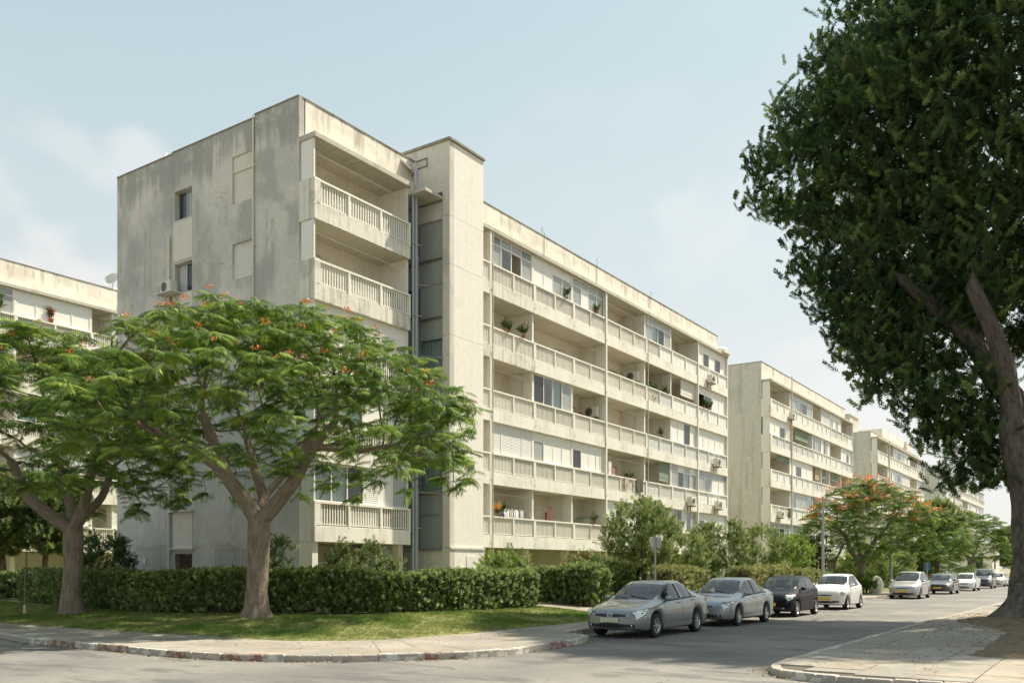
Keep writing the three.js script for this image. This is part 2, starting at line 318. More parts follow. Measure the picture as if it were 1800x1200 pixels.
// near pavement under the fig tree: cracked old flags
{
  const near = struct('sidewalk', (() => { const sh = [], s1 = kerbR.length, N = 120; for (let i = 0; i <= N; i++) { const p = kerbR.at(s1 * i / N), t = kerbR.at(s1 * i / N + .05).sub(kerbR.at(s1 * i / N - .05)).normalize(); sh.push(new THREE.Vector2(p.x - t.z * .1, -(p.z + t.x * .1))); } sh.push(new THREE.Vector2(330, 4.8), new THREE.Vector2(330, -40), new THREE.Vector2(14.6, -40)); return metreUV(new THREE.ShapeGeometry(new THREE.Shape(sh)).rotateX(-Math.PI / 2).translate(0, .106, 0)); })(), M.joint);
  const rs = rngOf(23), mats = [M.pave, M.paveWarm, M.paveCool, M.paveWarm];
  const edge = (z) => { if (z > -3.2) return 14.28; if (z > -4.2) return 14.32 + .1 * (-3.2 - z); return 14.45 + Math.max(0, -4.2 - z) * 1.1; };
  let z = -4.87, row = 0;
  while (z < 3.2) {
    const dz = row === 0 ? .62 : .78 + .1 * rs(), x1 = z < -2.6 ? 44 : z < -2.2 ? 19.2 : 18.6;
    let x = edge(z) + (row % 2 ? 0 : 0);
    let first = true;
    while (x < x1 && x < 46) {
      const w = (first && row % 2 ? .55 : 1.05) * (.9 + .2 * rs()), xe = Math.min(x + w, x1), top = .122 + rs() * .012; first = false;
      if (xe - x > .12) {
        const A = [x + .006, z + .006], B = [xe - .006, z + .006], C = [xe - .006, z + dz - .006], D = [x + .006, z + dz - .006];
        if (rs() < .28) { const t = .3 + .4 * rs(), u = .3 + .4 * rs(), P = [lerp(A[0], B[0], t), A[1]], Q = [lerp(D[0], C[0], u), D[1]]; part('flagstone', prism([A, [P[0] - .005, P[1]], [Q[0] - .005, Q[1]], D], .08, top, .006), mats[rs() * 4 | 0], near); part('flagstone', prism([[P[0] + .005, P[1]], B, C, [Q[0] + .005, Q[1]]], .08, top - .008 * rs(), .006), mats[rs() * 4 | 0], near); }
        else part('flagstone', prism([A, B, C, D], .08, top, .006), mats[rs() * 4 | 0], near);
      }
      x = xe;
    }
    z += dz; row++;
  }
  part('paving_strip', bx(46, 330, .08, .124, -4.73, -2.5), M.pave, near);
}
// soil, lawn and garden ground
const soilTex = tex(768, 768, (u, v) => { const b = fbm(u * 6, v * 6, 5, 301, 6, 6), f = fbm(u * 120, v * 120, 3, 303, 120, 120), l = fbm(u * 60, v * 60, 2, 307, 60, 60); let c = mix3([.10, .07, .042], [.175, .13, .08], b); c = mix3(c, [.24, .155, .075], sstep(.64, .78, l)); return mul3(c, .7 + .6 * f); }, 5, 5);
M.soil = new THREE.MeshStandardMaterial({ map: soilTex, roughness: 1, bumpMap: grainBump, bumpScale: .03 });
const turfTex = tex(1024, 1024, (u, v) => { const b = fbm(u * 5, v * 5, 5, 311, 5, 5), f = fbm(u * 190, v * 190, 3, 313, 190, 190), m = fbm(u * 24, v * 24, 4, 317, 24, 24); let c = mix3([.10, .135, .035], [.19, .185, .065], sstep(.35, .7, b * .6 + m * .4)); c = mix3(c, [.20, .14, .075], sstep(.66, .82, m)); return mul3(c, .62 + .76 * f); }, 6, 6);
M.turf = new THREE.MeshStandardMaterial({ map: turfTex, roughness: 1, bumpMap: grainBump, bumpScale: .03 });
struct('lawn', grid(190, 190, (u, v) => { const x = lerp(12.8, 62, u), z = lerp(-13, -66, v); return [x, yardY(x, z), z, x, z]; }), M.turf);
struct('garden_ground', grid(40, 20, (u, v) => { const x = lerp(61.8, 330, u), z = lerp(-13.9, -140, v); return [x, .15 + .2 * sstep(0, .1, v), z, x, z]; }), M.turf);
struct('yard_ground', metreUV(new THREE.PlaneGeometry(60, 100).rotateX(-Math.PI / 2).translate(42.4, .3, -115)), M.soil);
struct('path', grid(8, 40, (u, v) => { const z = lerp(-13.2, -23.2, v), x = lerp(27.5, 29.2, u) + .35 * sstep(-17, -13.4, z) * (u - .5) * 2; return [x, Math.max(.134, yardY(x, z)) + .02, z, x, z]; }), M.paveWarm);
struct('planting_soil', grid(60, 24, (u, v) => { const x = lerp(18.62, 50, u), zz = lerp(-2.42, 6, v), q = Math.exp(-(((x - 31.4) / 3.4) ** 2)), z = zz - 1.9 * q * (1 - v); const d = Math.min(x - 18.62, (z + 2.42 + 1.9 * q)); return [x, .105 + .05 * sstep(0, .5, d) + .16 * Math.exp(-(((x - 31.6) / 1.6) ** 2 + ((z + 2.4) / 1.5) ** 2)) + .03 * fbm(x * 2, z * 2, 3, 71), z, x, z]; }), M.soil);
// ================================================================ apartment blocks
const RY0 = 2.74, ST = 2.9, ROOF = RY0 + 5 * ST, TOP = 18.93, BAND = .585, RAILH = 1.46;
const endTex = tex(1024, 1536, (u, v) => {
  const x = u * 11.6, y = v * 19.2, w = fbm(x * .9, y * .9, 4, 401), w2 = fbm(x * 3, y * 3, 4, 403);
  const blot = fbm(x * .33 + w, y * .33 + w2 * .4, 5, 405), st = fbm(x * 5.5, y * .28, 5, 407), fine = fbm(x * 30, y * 30, 3, 409), sm = fbm(x * 1.6, y * 1.1, 5, 411);
  let c = mix3([.64, .615, .545], [.51, .50, .455], sstep(.34, .64, blot));
  c = mix3(c, [.63, .60, .52], .55 * sstep(.55, .75, sm));
  const low = 18.75 - y - 1.15 - 1.1 * (w - .5) - 1.5 * (st - .5);        // a sooty band of rain wash below the coping, ragged at its foot
  c = mix3(c, [.30, .295, .265], .75 * sstep(.35, -.5, low) * sstep(.25, .6, st * .6 + w2 * .5));
  const line = Math.abs(18.9 - y - 2.0 - .5 * (w - .5)); c = mix3(c, [.66, .63, .55], .5 * sstep(.28, 0, line) * sstep(.45, .6, w2));
  const b2 = sstep(.5, .72, fbm(x * .8 + 7, y * .55, 5, 415)) * sstep(9, 13, y + 3 * w) * .6; c = mix3(c, [.37, .365, .33], Math.min(.75, b2 * 1.2));
  c = mix3(c, [.36, .345, .30], .5 * sstep(.56, .74, st) * sstep(.4, .6, w2));
  c = mix3(c, [.36, .30, .20], .5 * sstep(.2, 0, Math.abs(y - 2.62 - .12 * (w2 - .5))) * sstep(.3, .6, w));
  const ck = Math.abs(fbm(x * .55 + .25 * w2, y * .55 + .25 * w, 4, 419) - .5); c = mix3(c, [.22, .21, .185], .6 * sstep(.0035, .0008, ck) * sstep(.5, .62, w));
  return mul3(c, .83 + .34 * fine);
}, 11.6, 19.2, true, -12.4, 0);
M.endWall = new THREE.MeshStandardMaterial({ map: endTex, roughness: .95, bumpMap: grainBump, bumpScale: .006 });
const endTex2 = tex(512, 512, (u, v) => { const b = fbm(u * 6, v * 6, 5, 421, 6, 6), st = fbm(u * 40, v * 3, 4, 423, 40, 3), f = fbm(u * 80, v * 80, 2, 425, 80, 80); return mul3(mix3(mix3([.60, .575, .50], [.49, .475, .42], sstep(.35, .7, b)), [.40, .385, .34], .5 * sstep(.55, .75, st)), .9 + .2 * f); }, 10, 10);
M.endWall2 = new THREE.MeshStandardMaterial({ map: endTex2, roughness: .95, bumpMap: grainBump, bumpScale: .005 });
M.parapet = new THREE.MeshStandardMaterial({ map: tex(1536, 256, (u, v) => {
  const st = fbm(u * 110, v * 1.4, 5, 431, 110, 0), st2 = fbm(u * 34, v * .8, 4, 433, 34, 0), b = fbm(u * 30, v * 4, 5, 435, 30, 0), f = fbm(u * 700, v * 60, 2, 437, 700, 0);
  let c = mix3([.78, .73, .62], [.65, .60, .50], sstep(.4, .75, b));
  c = mix3(c, [.46, .42, .345], .7 * sstep(.54, .74, st) * sstep(.25, .8, v + .5 * (st2 - .4)) + .35 * sstep(.6, .75, st2));
  c = mix3(c, [.27, .245, .20], .7 * sstep(.93, .99, v + .12 * (st - .5)));
  return mul3(c, .92 + .16 * f);
}, 26, 1.56, true, 0, 17.4), roughness: .95, bumpMap: grainBump, bumpScale: .004 });
M.coping = stucco(441, [.30, .275, .22], [.18, .165, .14], .6, { size: 5 });
M.patch = stucco(451, [.70, .655, .55], [.58, .54, .45], .3, { size: 3 });
M.canopy = stucco(461, [.52, .485, .40], [.34, .32, .265], .45, { size: 4 });
M.grime = stucco(471, [.72, .68, .58], [.40, .385, .33], .6, { size: 4 });

M.blindTan = M.cloth(.42, .33, .2); M.blindGreen = M.cloth(.2, .25, .18); M.blindWhite = M.cloth(.62, .6, .52);
function holedWall(z0, z1, y0, y1, holes, xOut, t) {       // a wall across z whose outer face looks to -x
  const s = new THREE.Shape([[z0, y0], [z1, y0], [z1, y1], [z0, y1]].map(([a, b]) => new THREE.Vector2(a, b)));
  for (const [a, b, c, d] of holes) s.holes.push(new THREE.Path([[a, c], [a, d], [b, d], [b, c]].map(([p, q]) => new THREE.Vector2(p, q))));
  return metreUV(new THREE.ExtrudeGeometry(s, { depth: t, bevelEnabled: false }).rotateY(-Math.PI / 2).translate(xOut + t, 0, 0));
}
// a framed opening: panes is one letter for each light: g clear glass, c glass before a curtain, d dark glass, b pale blinds behind glass, w sheet, s slatted shutter, o open
function glazing(parent, name, [x, y, z], ry, w, h, panes, o = {}) {
  const G = new THREE.Group(); G.name = name; G.position.set(x, y, z); G.rotation.y = ry; parent.add(G);
  const b = o.bar ?? .055, d = .05, fr = [], n = panes.length, th = o.transom ? (o.th ?? .5) : 0, hh = h - th;
  fr.push(bx(0, w, 0, b, -d, 0), bx(0, w, h - b, h, -d, 0), bx(0, b, b, h - b, -d, 0), bx(w - b, w, b, h - b, -d, 0));
  if (th) fr.push(bx(b, w - b, hh - b / 2, hh + b / 2, -d, .004));
  const fill = (k, kind, u0, u1, v0, v1) => {
    if (kind === 'o') { return; }
    if (kind === 's') { const sl = [bx(u0, u1, v0, v1, -.035, -.028)]; const m = Math.max(3, Math.round((v1 - v0) / .075)); for (let q = 0; q < m; q++) { const a = v0 + (v1 - v0) * (q + .08) / m, c = v0 + (v1 - v0) * (q + .9) / m; const g = new THREE.BoxGeometry(u1 - u0, c - a, .012); g.rotateX(-.22).translate((u0 + u1) / 2, (a + c) / 2, -.014); sl.push(metreUV(g.toNonIndexed())); } part('shutter', sl, o.shutterMat ?? M.shutter, G); return; }
    if (kind === 'w') { part('panel', bx(u0, u1, v0, v1, -.03, -.012), o.sheetMat ?? M.sheet, G); return; }
    if (kind === 'd') { part('pane', bx(u0, u1, v0, v1, -.03, -.02), M.pane, G); return; }
    if (kind === 'b') { part('pane', bx(u0, u1, v0, v1, -.03, -.02), M.paneBlue, G); return; }
    part('pane', bx(u0, u1, v0, v1, -.029, -.025), M.glass, G);
    if (kind === 'c') part('curtain', grid(26, 1, (a, c) => [lerp(u0, u1, a), lerp(v0 - .1, v1, c), -.12 + .022 * Math.sin(a * 40 + u0 * 7) + .01 * Math.sin(a * 91)]), M.curtain, G);
  };
  for (let k = 0; k < n; k++) {
    const u0 = lerp(b, w - b, k / n), u1 = lerp(b, w - b, (k + 1) / n), m = b * .45;
    if (k) fr.push(bx(u0 - m, u0 + m, b, hh - (th ? b / 2 : b), -d, k % 2 ? .012 : 0));
    if (k && th && o.transom.length > 1) fr.push(bx(u0 - m, u0 + m, hh + b / 2, h - b, -d, 0));
    fill(k, panes[k], u0 + (k ? m : 0), u1 - (k < n - 1 ? m : 0), b, hh - (th ? b / 2 : b));
    if (th && o.transom.length > 1) fill(k, o.transom[k % o.transom.length], u0 + (k ? m : 0), u1 - (k < n - 1 ? m : 0), hh + b / 2, h - b);
  }
  if (th && o.transom.length === 1) fill(0, o.transom, b, w - b, hh + b / 2, h - b);
  part('frame', fr, o.frameMat ?? M.frameWhite, G);
  if (o.sill) part('sill', bx(-.05, w + .05, -.06, -.004, -.06, .07), o.sillMat ?? M.patch, G);
  return G;
}
function railing(root, x0, x1, y, o = {}) {                // top rail, foot rail, posts, flat balusters; y = underside of the balcony
  const yb = y + BAND, yt = y + RAILH, fr = [], n = o.parts ?? Math.max(1, Math.round((x1 - x0) / 1.85)), z0 = -.085, z1 = -.035, mat = o.mat ?? M.rail;
  fr.push(bx(x0, x1, yt - .075, yt, -.115, .012), bx(x0, x1, yb + .035, yb + .075, z0, z1 + .004));
  for (let k = 0; k <= n; k++) { const x = clamp(lerp(x0, x1, k / n), x0 + .045, x1 - .045); fr.push(bx(x - .045, x + .045, yb - .06, yt - .075, -.10, .006)); }
  const R = part('railing', fr, mat, root);
  const sp = o.single ? .132 : .115, bw = o.single ? .06 : .05;
  let all = [];
  for (let k = 0; k < n; k++) {
    const a = lerp(x0, x1, k / n) + .06, b = lerp(x0, x1, (k + 1) / n) - .06, m = Math.max(2, Math.round((b - a) / sp)), kind = o.kinds ? o.kinds[k % o.kinds.length] : 'b';
    if (kind === 'p') { part('panel', bx(a - .01, b + .01, yb + .075, yt - .075, -.075, -.05), o.panelMat ?? M.sheet, R); const q = Math.max(1, Math.round((b - a) / .62)); for (let i = 1; i < q; i++) { const x = lerp(a, b, i / q); part('rib', bx(x - .012, x + .012, yb + .075, yt - .075, -.05, -.042), mat, R); } continue; }
    const g0 = bx(-bw / 2, bw / 2, yb + .075, yt - .075, z0 + .012, z1 - .008);
    for (let i = 0; i < m; i++) { const x = lerp(a, b, (i + .5) / m); if (o.single) { const q = part('baluster', g0, mat, R); q.position.x = x; } else all.push(g0.clone().translate(x, 0, 0)); }
    if (kind === 'w') part('panel', bx(a, b, yb + .075, yt - .11, -.125, -.105), o.panelMat ?? M.sheet, R);
  }
  if (all.length) part('balusters', all, mat, R, 'stuff');
  return R;
}
function openBack(root, x0, x1, y, rng, mat = M.inner) {   // what stands at the back of an open balcony: doors, windows, a shutter box
  const z = -1.595, w = x1 - x0, yf = y + .2;
  const k = rng();
  if (w > 2.6) {
    glazing(root, 'window', [x0 + .25 + .3 * rng(), yf + 1.0, z], 0, .95 + .3 * rng(), 1.15, rng() < .5 ? 'dd' : 'sd', { frameMat: rng() < .5 ? M.frameWhite : M.alu });
    glazing(root, 'door', [x1 - 1.55 - .2 * rng(), yf + .02, z], 0, 1.0, 2.1, k < .4 ? 'd' : k < .7 ? 's' : 'dw', { frameMat: k < .6 ? M.frameWhite : M.frameBrown });
  } else glazing(root, 'door', [x0 + w * .3, yf + .02, z], 0, Math.min(.95, w * .5), 2.1, k < .5 ? 'd' : 's');
}
// one block. bays: x of the party walls; kind[floor][bay]
function block(name, label, x0, zf, o) {
  const root = thing(name, label, 'apartment building', [x0, 0, zf], 0, o.group), L = o.length, rng = rngOf(o.seed), TP = o.top ?? TOP, BK = -(o.deep ?? 12.3), y5 = RY0 + 5 * ST;
  if (!o.ownEnd) part('wall', bx(0, .25, -.1, TP, BK, -.8), o.endMat ?? M.endWall2, root);
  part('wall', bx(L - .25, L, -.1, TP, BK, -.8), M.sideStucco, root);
  part('wall', bx(.25, L - .25, -.1, TP - .05, BK, BK + .25), M.facade, root);
  part('wall', bx(.25, L - .25, RY0 + .2, y5, -1.85, -1.6), o.innerMat ?? M.inner, root);
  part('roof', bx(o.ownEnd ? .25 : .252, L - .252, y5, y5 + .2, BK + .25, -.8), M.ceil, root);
  const runs = o.runs ?? [[0, L]];
  for (const [a, b] of runs) part('roof_canopy', cbx(a - .02, b + .02, y5 + .003, y5 + .2, -.798, .06, .015), M.canopy, root);
  const pz = o.parapetCuts ?? [.25, L - .25];
  for (let i = 0; i < pz.length - 1; i++) part('parapet', bx(pz[i] + .006, pz[i + 1] - .006, y5 + .2, TP - (i % 2 ? .015 : 0), -1.0, -.8), M.parapet, root);
  part('coping', bx(.2, L + .02, TP, TP + .045, -1.03, -.775), M.coping, root);
  if (!o.ownEnd) part('coping', bx(-.025, .2, TP, TP + .045, BK, -.775), M.coping, root);
  // ground storey under the slab
  part('wall', bx(.25, L - .25, -.1, RY0, -3.4, -3.2), o.groundMat ?? M.inner, root);
  const bays = o.bays, cols = [];
  for (let f = 0; f < 5; f++) {
    const y = RY0 + f * ST;
    for (const [a, b] of runs) {
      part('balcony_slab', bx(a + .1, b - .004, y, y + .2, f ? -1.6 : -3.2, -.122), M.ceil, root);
      const cuts = [a, ...bays.filter((q, i) => q > a + .5 && q < b - .5 && i % 2), b];
      for (let i = 0; i < cuts.length - 1; i++) part('balcony_band', cbx(cuts[i] + .004, cuts[i + 1] - .004, y - .004, y + BAND, -.12, (i % 2) * .004, .008), o.bandMats ? o.bandMats(f, i) : M.band, root);
    }
    for (const [p, q] of (o.walls ? o.walls(f) : bays.slice(1, -1).map((x) => [x, 1]))) part('party_wall', bx(p - .07, p + .07, y + .2, y + ST - .004, -1.6, q === 2 ? .01 : -.125), q === 3 ? M.railWhite : M.innerWhite, root);
    o.kinds[f].forEach((spec, i) => {
      if (!spec) return;
      const a = bays[i] + .07, b = bays[i + 1] - .07, y1 = y + RAILH, hh = ST - RAILH - .01, w = b - a;
      const [kind, ...more] = spec.split(':'), p = Object.fromEntries(more.map((m) => m.split('='))), rk = (p.r ?? (o.railKinds ?? ['b', 'bw', 'wb', 'b', 'bbw'][rng() * 5 | 0])), single = o.single && o.single(f, i);
      if (kind !== 'none') railing(root, bays[i] + (p.l ? +p.l : 0), bays[i + 1], y, { kinds: rk, single, mat: o.railMat, panelMat: rng() < .3 ? M.sheetGrey : M.sheet, ...(o.railOpt ?? {}) });
      if (kind === 'open') {
        openBack(root, a + .1, b - .1, y, rng);
        const q = rng();
        if (q < .22 && w > 2 && !(o.ownEnd && i === 0)) { const bw = w * (.35 + .3 * rng()), x = a + (w - bw) * rng(), hd = .5 + .7 * rng(), c = rng(); part('roller_blind', grid(1, 10, (u, v) => [x + bw * u, y + ST - .03 - hd * v, -.2 + .01 * Math.sin(v * 40)]), c < .4 ? M.blindTan : c < .7 ? M.blindGreen : M.blindWhite, root); }
        else if (q < .5) part('clothes_rail', [tube([[a + .1, y + ST - .35, -.35], [b - .1, y + ST - .38, -.35]], .012, 4)], M.railWhite, root);
        if (rng() < .5) part('wall_lamp', [ell(a + w * .5, y + 2.35, -1.56, .07, .09, .05, 8)], M.white, root);
        if (rng() < .6) part('conduit', [tube([[b - .05, y + .25, -.7], [b - .05, y + ST - .02, -.7]], .018, 5)], M.sheetGrey, root);
      }
      if (kind === 'glaz') glazing(root, 'balcony_window', [a, y1, -.14], 0, w, hh, p.p ?? 'gcgc', { transom: p.t, th: .42 });
      if (kind === 'panel') { part('panel', bx(a, b, y1 + (hh - .45), y + ST - .004, -.19, -.165), M.sheet, root); glazing(root, 'balcony_window', [a, y1, -.14], 0, w, hh - .45, p.p ?? 'wdww'); }
      if (kind === 'shut') glazing(root, 'balcony_shutters', [a, y1, -.14], 0, w, hh, p.p ?? 'ssss', { bar: .045 });
    });
  }
  for (const x of o.columns ?? bays) part('column', bx(clamp(x - .13, .26, L - .5), clamp(x + .13, .5, L - .26), -.1, RY0 - .004, -.75, -.42), M.facade, root);
  if (o.grilles !== false) for (let i = 0; i < bays.length - 1; i++) {   // ground floor: windows, doors, bars
    const a = bays[i], b = bays[i + 1]; if (b - a < 1.5) continue;
    if (rng() < .75) glazing(root, 'window', [a + .6 + .4 * rng(), 1.15, -3.195], 0, 1.2, 1.1, 'dd');
    if (rng() < .5) { const bars = []; for (let x = a + .3; x < b - .3; x += .13) bars.push(bx(x - .01, x + .01, .3, 2.0, -.5, -.48)); bars.push(bx(a + .2, b - .2, 1.96, 2.0, -.51, -.47), bx(a + .2, b - .2, .9, .94, -.51, -.47)); part('fence', bars, M.alu, root); }
  }
  return root;
}
// ---------------------------------------------------------------- the long block at the corner
const B1X = 22.37, BZ = -23.9;
const b1bays = [0, 5.23, 6.39, 8.73, 10.83, 14.53, 18.33, 21.93, 27.03, 30.83, 35.03, 40.58];
const b1 = block('apartment_building', 'long weathered cream apartment block with stair tower at the street corner', B1X, BZ, {
  length: 40.62, seed: 3, ownEnd: true, bays: b1bays, runs: [[0, 5.23], [8.73, 40.58]], parapetCuts: [.25, 4.1, 7.2, 16.9, 22.0, 28, 33.4, 40.37],
  kinds: [
    ['glaz:p=ccdswb', 0, 0, 'open', 'open', 'open', 'open', 'panel:p=wdww:r=bp', 'open:r=bp', 'glaz:p=cdwgb:r=pb', 'panel:p=cwww:r=p'],
    ['panel:p=ccww', 0, 0, 'open', 'shut:p=ssss', 'glaz:p=bwww:t=wwww', 'glaz:p=dwww:t=ww', 'open', 'open:r=pb', 'glaz:p=bdcb:t=bw:r=pb', 'glaz:p=bbww:t=bbbb:r=p'],
    ['panel:p=wwww', 0, 0, 'open', 'open', 'glaz:p=dgcb', 'open', 'open', 'open:r=p', 'glaz:p=wwdw:r=pp', 'panel:p=wwwww:r=p'],
    ['open', 0, 0, 'open', 'open', 'open', 'open', 'open', 'open:r=bp', 'open:r=pp', 'panel:p=odww:r=pp'],
    ['open', 0, 0, 'open', 'glaz:p=bgob:t=gbb', 'glaz:p=wwbb:t=wwww', 'glaz:p=bwbb:t=bbbb', 'open', 'glaz:p=bcdb:t=bb:r=bp', 'open:r=pp', 'panel:p=wdwdw:r=pp'],
  ],
  walls: (f) => [[10.83, 2], [14.53, 1], ...(f === 3 ? [] : [[18.33, 1]]), [21.93, 2], [27.03, 1], [30.83, f % 2 ? 3 : 1], [35.03, 2], [40.5, 2]],
  single: (f, i) => i === 0 && f !== 2, railOpt: {},
  bandMats: (f, i) => (i === 0 && f > 2 ? M.grime : M.band),
  columns: [0.25, 5.1, 9.0, 10.83, 14.53, 18.33, 21.93, 27.03, 30.83, 35.03, 40.3],
});
{
  // gable wall in three casts with open joints; windows cut through
  const T = .3, z = (w) => w - BZ, pieces = [[-12.3, z(-32.27) - .01, 18.77], [z(-32.27) + .01, z(-27.15) - .012, 18.82], [z(-27.15) + .012, -.8, 18.93]];
  const wins = [[16.0, 17.19], [13.0, 14.22], [10.1, 11.3], [7.2, 8.4], [4.23, 5.3], [1.45, 2.38]];
  const nz0 = z(-32.1), nz1 = z(-30.95), kz0 = z(-28.44), kz1 = z(-27.26);
  pieces.forEach(([a, b, top], i) => {
    const holes = i === 1 ? [...wins.map(([y0, y1]) => [nz0, nz1, y0, y1]), [kz0, kz1, 15.84, 17.66], [kz0, kz1, 12.93, 14.29], [kz0, kz1, 10.0, 11.4], [kz0, kz1, 4.2, 5.5]] : [];
    part('wall', holedWall(a, b, -.1, top, holes, 0, T), M.endWall, b1);
    part('coping', bx(-.03, T + .03, top, top + .05, a, b), M.coping, b1);
    if (i < 2) part('joint', bx(.08, T, -.1, top - .05, b - .002, pieces[i + 1][0] + .002), M.dark, b1);
  });
  wins.forEach(([y0, y1], i) => {
    const w = nz1 - nz0;
    glazing(b1, 'window', [.19, y0, nz0], -Math.PI / 2, w, y1 - y0, ['db', 'sd', 'ss', 'sd', 'ss', 'd'][i], { frameMat: M.alu, sill: true, shutterMat: M.sheetGrey });
    if (i < 5) { const y2 = wins[i + 1][1] + .1; part('panel', bx(-.022, -.004, y2, y0 - .1, nz0 - .06, nz1 + .04), M.patch, b1); }
    if (i === 5 || i === 4) { const bars = []; for (let q = 0; q < 9; q++) { const zz = lerp(nz0 + .06, nz1 - .06, q / 8); bars.push(bx(.03, .045, y0, y1, zz - .009, zz + .009)); } for (let q = 1; q < 4; q++) bars.push(bx(.028, .047, lerp(y0, y1, q / 4) - .008, lerp(y0, y1, q / 4) + .008, nz0, nz1)); if (i === 5) part('window_bars', bars, M.rust, b1); }
  });
  part('ledge', bx(-.16, -.003, 5.3 - 1.2 - .03, 5.3 - 1.2 + .05, nz0 - .25, nz1 + .1), M.grime, b1);
  part('ledge', bx(-.12, -.003, 2.55, 2.62, nz0 - .2, nz1 + .15), M.grime, b1);
  // walled-up and shuttered openings beside the downpipe
  part('panel', bx(.09, T - .02, 15.84, 17.05, kz0, kz1), M.patch, b1); part('panel', bx(.05, T - .02, 17.06, 17.66, kz0, kz1), M.patch, b1);
  glazing(b1, 'window', [.10, 12.93, kz0], -Math.PI / 2, kz1 - kz0, 1.36, 's', { shutterMat: M.sheet, frameMat: M.sheet, sill: true });
  glazing(b1, 'window', [.10, 10.0, kz0], -Math.PI / 2, kz1 - kz0, 1.4, 's', { shutterMat: M.sheet, frameMat: M.sheet, sill: true });
  glazing(b1, 'window', [.10, 4.2, kz0], -Math.PI / 2, kz1 - kz0, 1.3, 'ss', { shutterMat: M.sheetGrey, frameMat: M.alu, sill: true });
  part('downpipe', [tube([[-.07, .2, z(-27.15)], [-.07, 18.9, z(-27.15)]], .03, 8), ...[2, 5, 8, 11, 14, 17].map((y) => bx(-.07, 0, y, y + .04, z(-27.15) - .06, z(-27.15) + .06))], M.patch, b1);
  part('downpipe', [tube([[-.07, .2, z(-32.4)], [-.07, 15.4, z(-32.4)]], .05, 8), tube([[-.07, 4.3, z(-32.4)], [-.07, 4.3, z(-32.75)], [-.07, 4.9, z(-32.75)]], .035, 6), ...[2, 5, 8, 11, 14].map((y) => bx(-.07, 0, y, y + .04, z(-32.4) - .065, z(-32.4) + .065))], M.patch, b1);
  const gr = []; for (let q = 0; q < 10; q++) { const zz = lerp(z(-29.4), z(-27.6), q / 9); gr.push(bx(-.05, -.035, .9, 2.55, zz - .008, zz + .008)); } for (let q = 0; q < 5; q++) gr.push(bx(-.052, -.033, 1.0 + q * .38, 1.016 + q * .38, z(-29.4), z(-27.6))); part('trellis', gr, M.pipe, b1);
  part('vent', bx(-.03, 0, 1.95, 2.2, z(-34.3), z(-34.05)), M.alu, b1);
  // the corner balconies: solid return, white side sheet
  for (let f = 0; f < 5; f++) {
    const y = RY0 + f * ST;
    part('balcony_return', cbx(-.012, .13, y - .002, y + RAILH + .02, -.797, -.122, .012), f > 2 ? M.grime : M.band, b1);
    part('corner_pier', cbx(-.01, .30, y + BAND + .002, y + RAILH + .025, -.118, .008, .012), f > 2 ? M.grime : M.band, b1);
    part('side_sheet', bx(.03, .07, y + RAILH + .02, y + ST - .006, -.72, -.13), M.sheet, b1);
    part('corner_post', bx(.02, .09, y + RAILH + .026, y + ST - .006, -.128, -.06), M.railWhite, b1);
    part('party_wall', bx(5.1, 5.23, y + .2, y + ST - .004, -1.6, -.125), M.innerWhite, b1);
  }
  part('wall', bx(0, .28, -.1, RY0 - .004, -.8, -.12), M.facade, b1);
  part('wall', bx(.28, 5.23, -.1, RY0 - .004, -3.1, -3.0), M.inner, b1);
  { const sl = []; for (let x = 3.3; x < 5.0; x += .16) sl.push(bx(x, x + .1, .2, 2.5, -.9, -.86)); part('slatted_screen', sl, M.sheetGrey, b1); }
  // stair tower: stacked casts with open pour joints, coping, landing windows on its flank
  const tx0 = 28.76 - B1X, tx1 = 31.1 - B1X, tz = -22.8 - BZ, tb = -4.2, lifts = [-.1, 2.62, 5.6, 8.5, 11.4, 14.3, 16.3, 19.36];
  for (let i = 0; i < lifts.length - 1; i++) {
    const y0 = lifts[i], y1 = lifts[i + 1] - .012, e = i === 0 ? .03 : 0;
    part('wall', bx(tx0 + .3, tx1 + e, y0, y1, tz - .22, tz + e), M.facade, b1);                       // street face
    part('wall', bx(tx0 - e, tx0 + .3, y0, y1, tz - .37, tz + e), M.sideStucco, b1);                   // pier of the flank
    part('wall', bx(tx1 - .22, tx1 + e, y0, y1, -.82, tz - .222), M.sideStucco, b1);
  }
  part('wall', bx(tx0 + .31, tx1 - .23, 0, 19.3, tz - .30, tz - .225), M.innerWhite, b1);
  part('wall', bx(tx0, tx0 + .2, 17.32, 19.356, tb, tz - .372), M.sideStucco, b1);
  part('wall', bx(tx0, tx0 + .2, -.1, 2.5, -1.9, tz - .372), M.sideStucco, b1);
  part('wall', bx(tx0 + .22, tx1 - .24, 16.5, 19.34, tb, tb + .2), M.sideStucco, b1);
  part('wall', bx(tx1 - .22, tx1, 17.46, 19.356, tb, -1.02), M.sideStucco, b1);
  part('coping', cbx(tx0 - .07, tx1 + .07, 19.36, 19.48, tb - .05, tz + .07, .015), M.coping, b1);
  part('canopy', cbx(5.24, tx0 + .0, 16.98, 17.12, -1.2, -23.15 - BZ, .012), M.canopy, b1);
  const wz0 = -1.75, wz1 = tz - .375;
  for (let f = 0; f < 6; f++) {
    const y = 2.55 + f * 2.42, h = 2.36;
    glazing(b1, 'stair_window', [tx0 + .06, y, wz0], -Math.PI / 2, wz1 - wz0, h, ['bb', 'bc', 'cb', 'bc', 'db', 'bb'][f], { transom: ['bb', 'b', 'w', 'bb', 'b', 'w'][f], th: [.9, 1.0, .8, .85, 1.0, .8][f], frameMat: M.alu, bar: .06, sheetMat: M.sheetGrey });
    part('stair_sill', bx(tx0 - .08, tx0 + .09, y - .05, y - .002, wz0, wz1), M.alu, b1);
  }
  part('wall', bx(5.3, tx0 - .02, -.1, 17.4, -1.98, -1.78), M.sideStucco, b1);
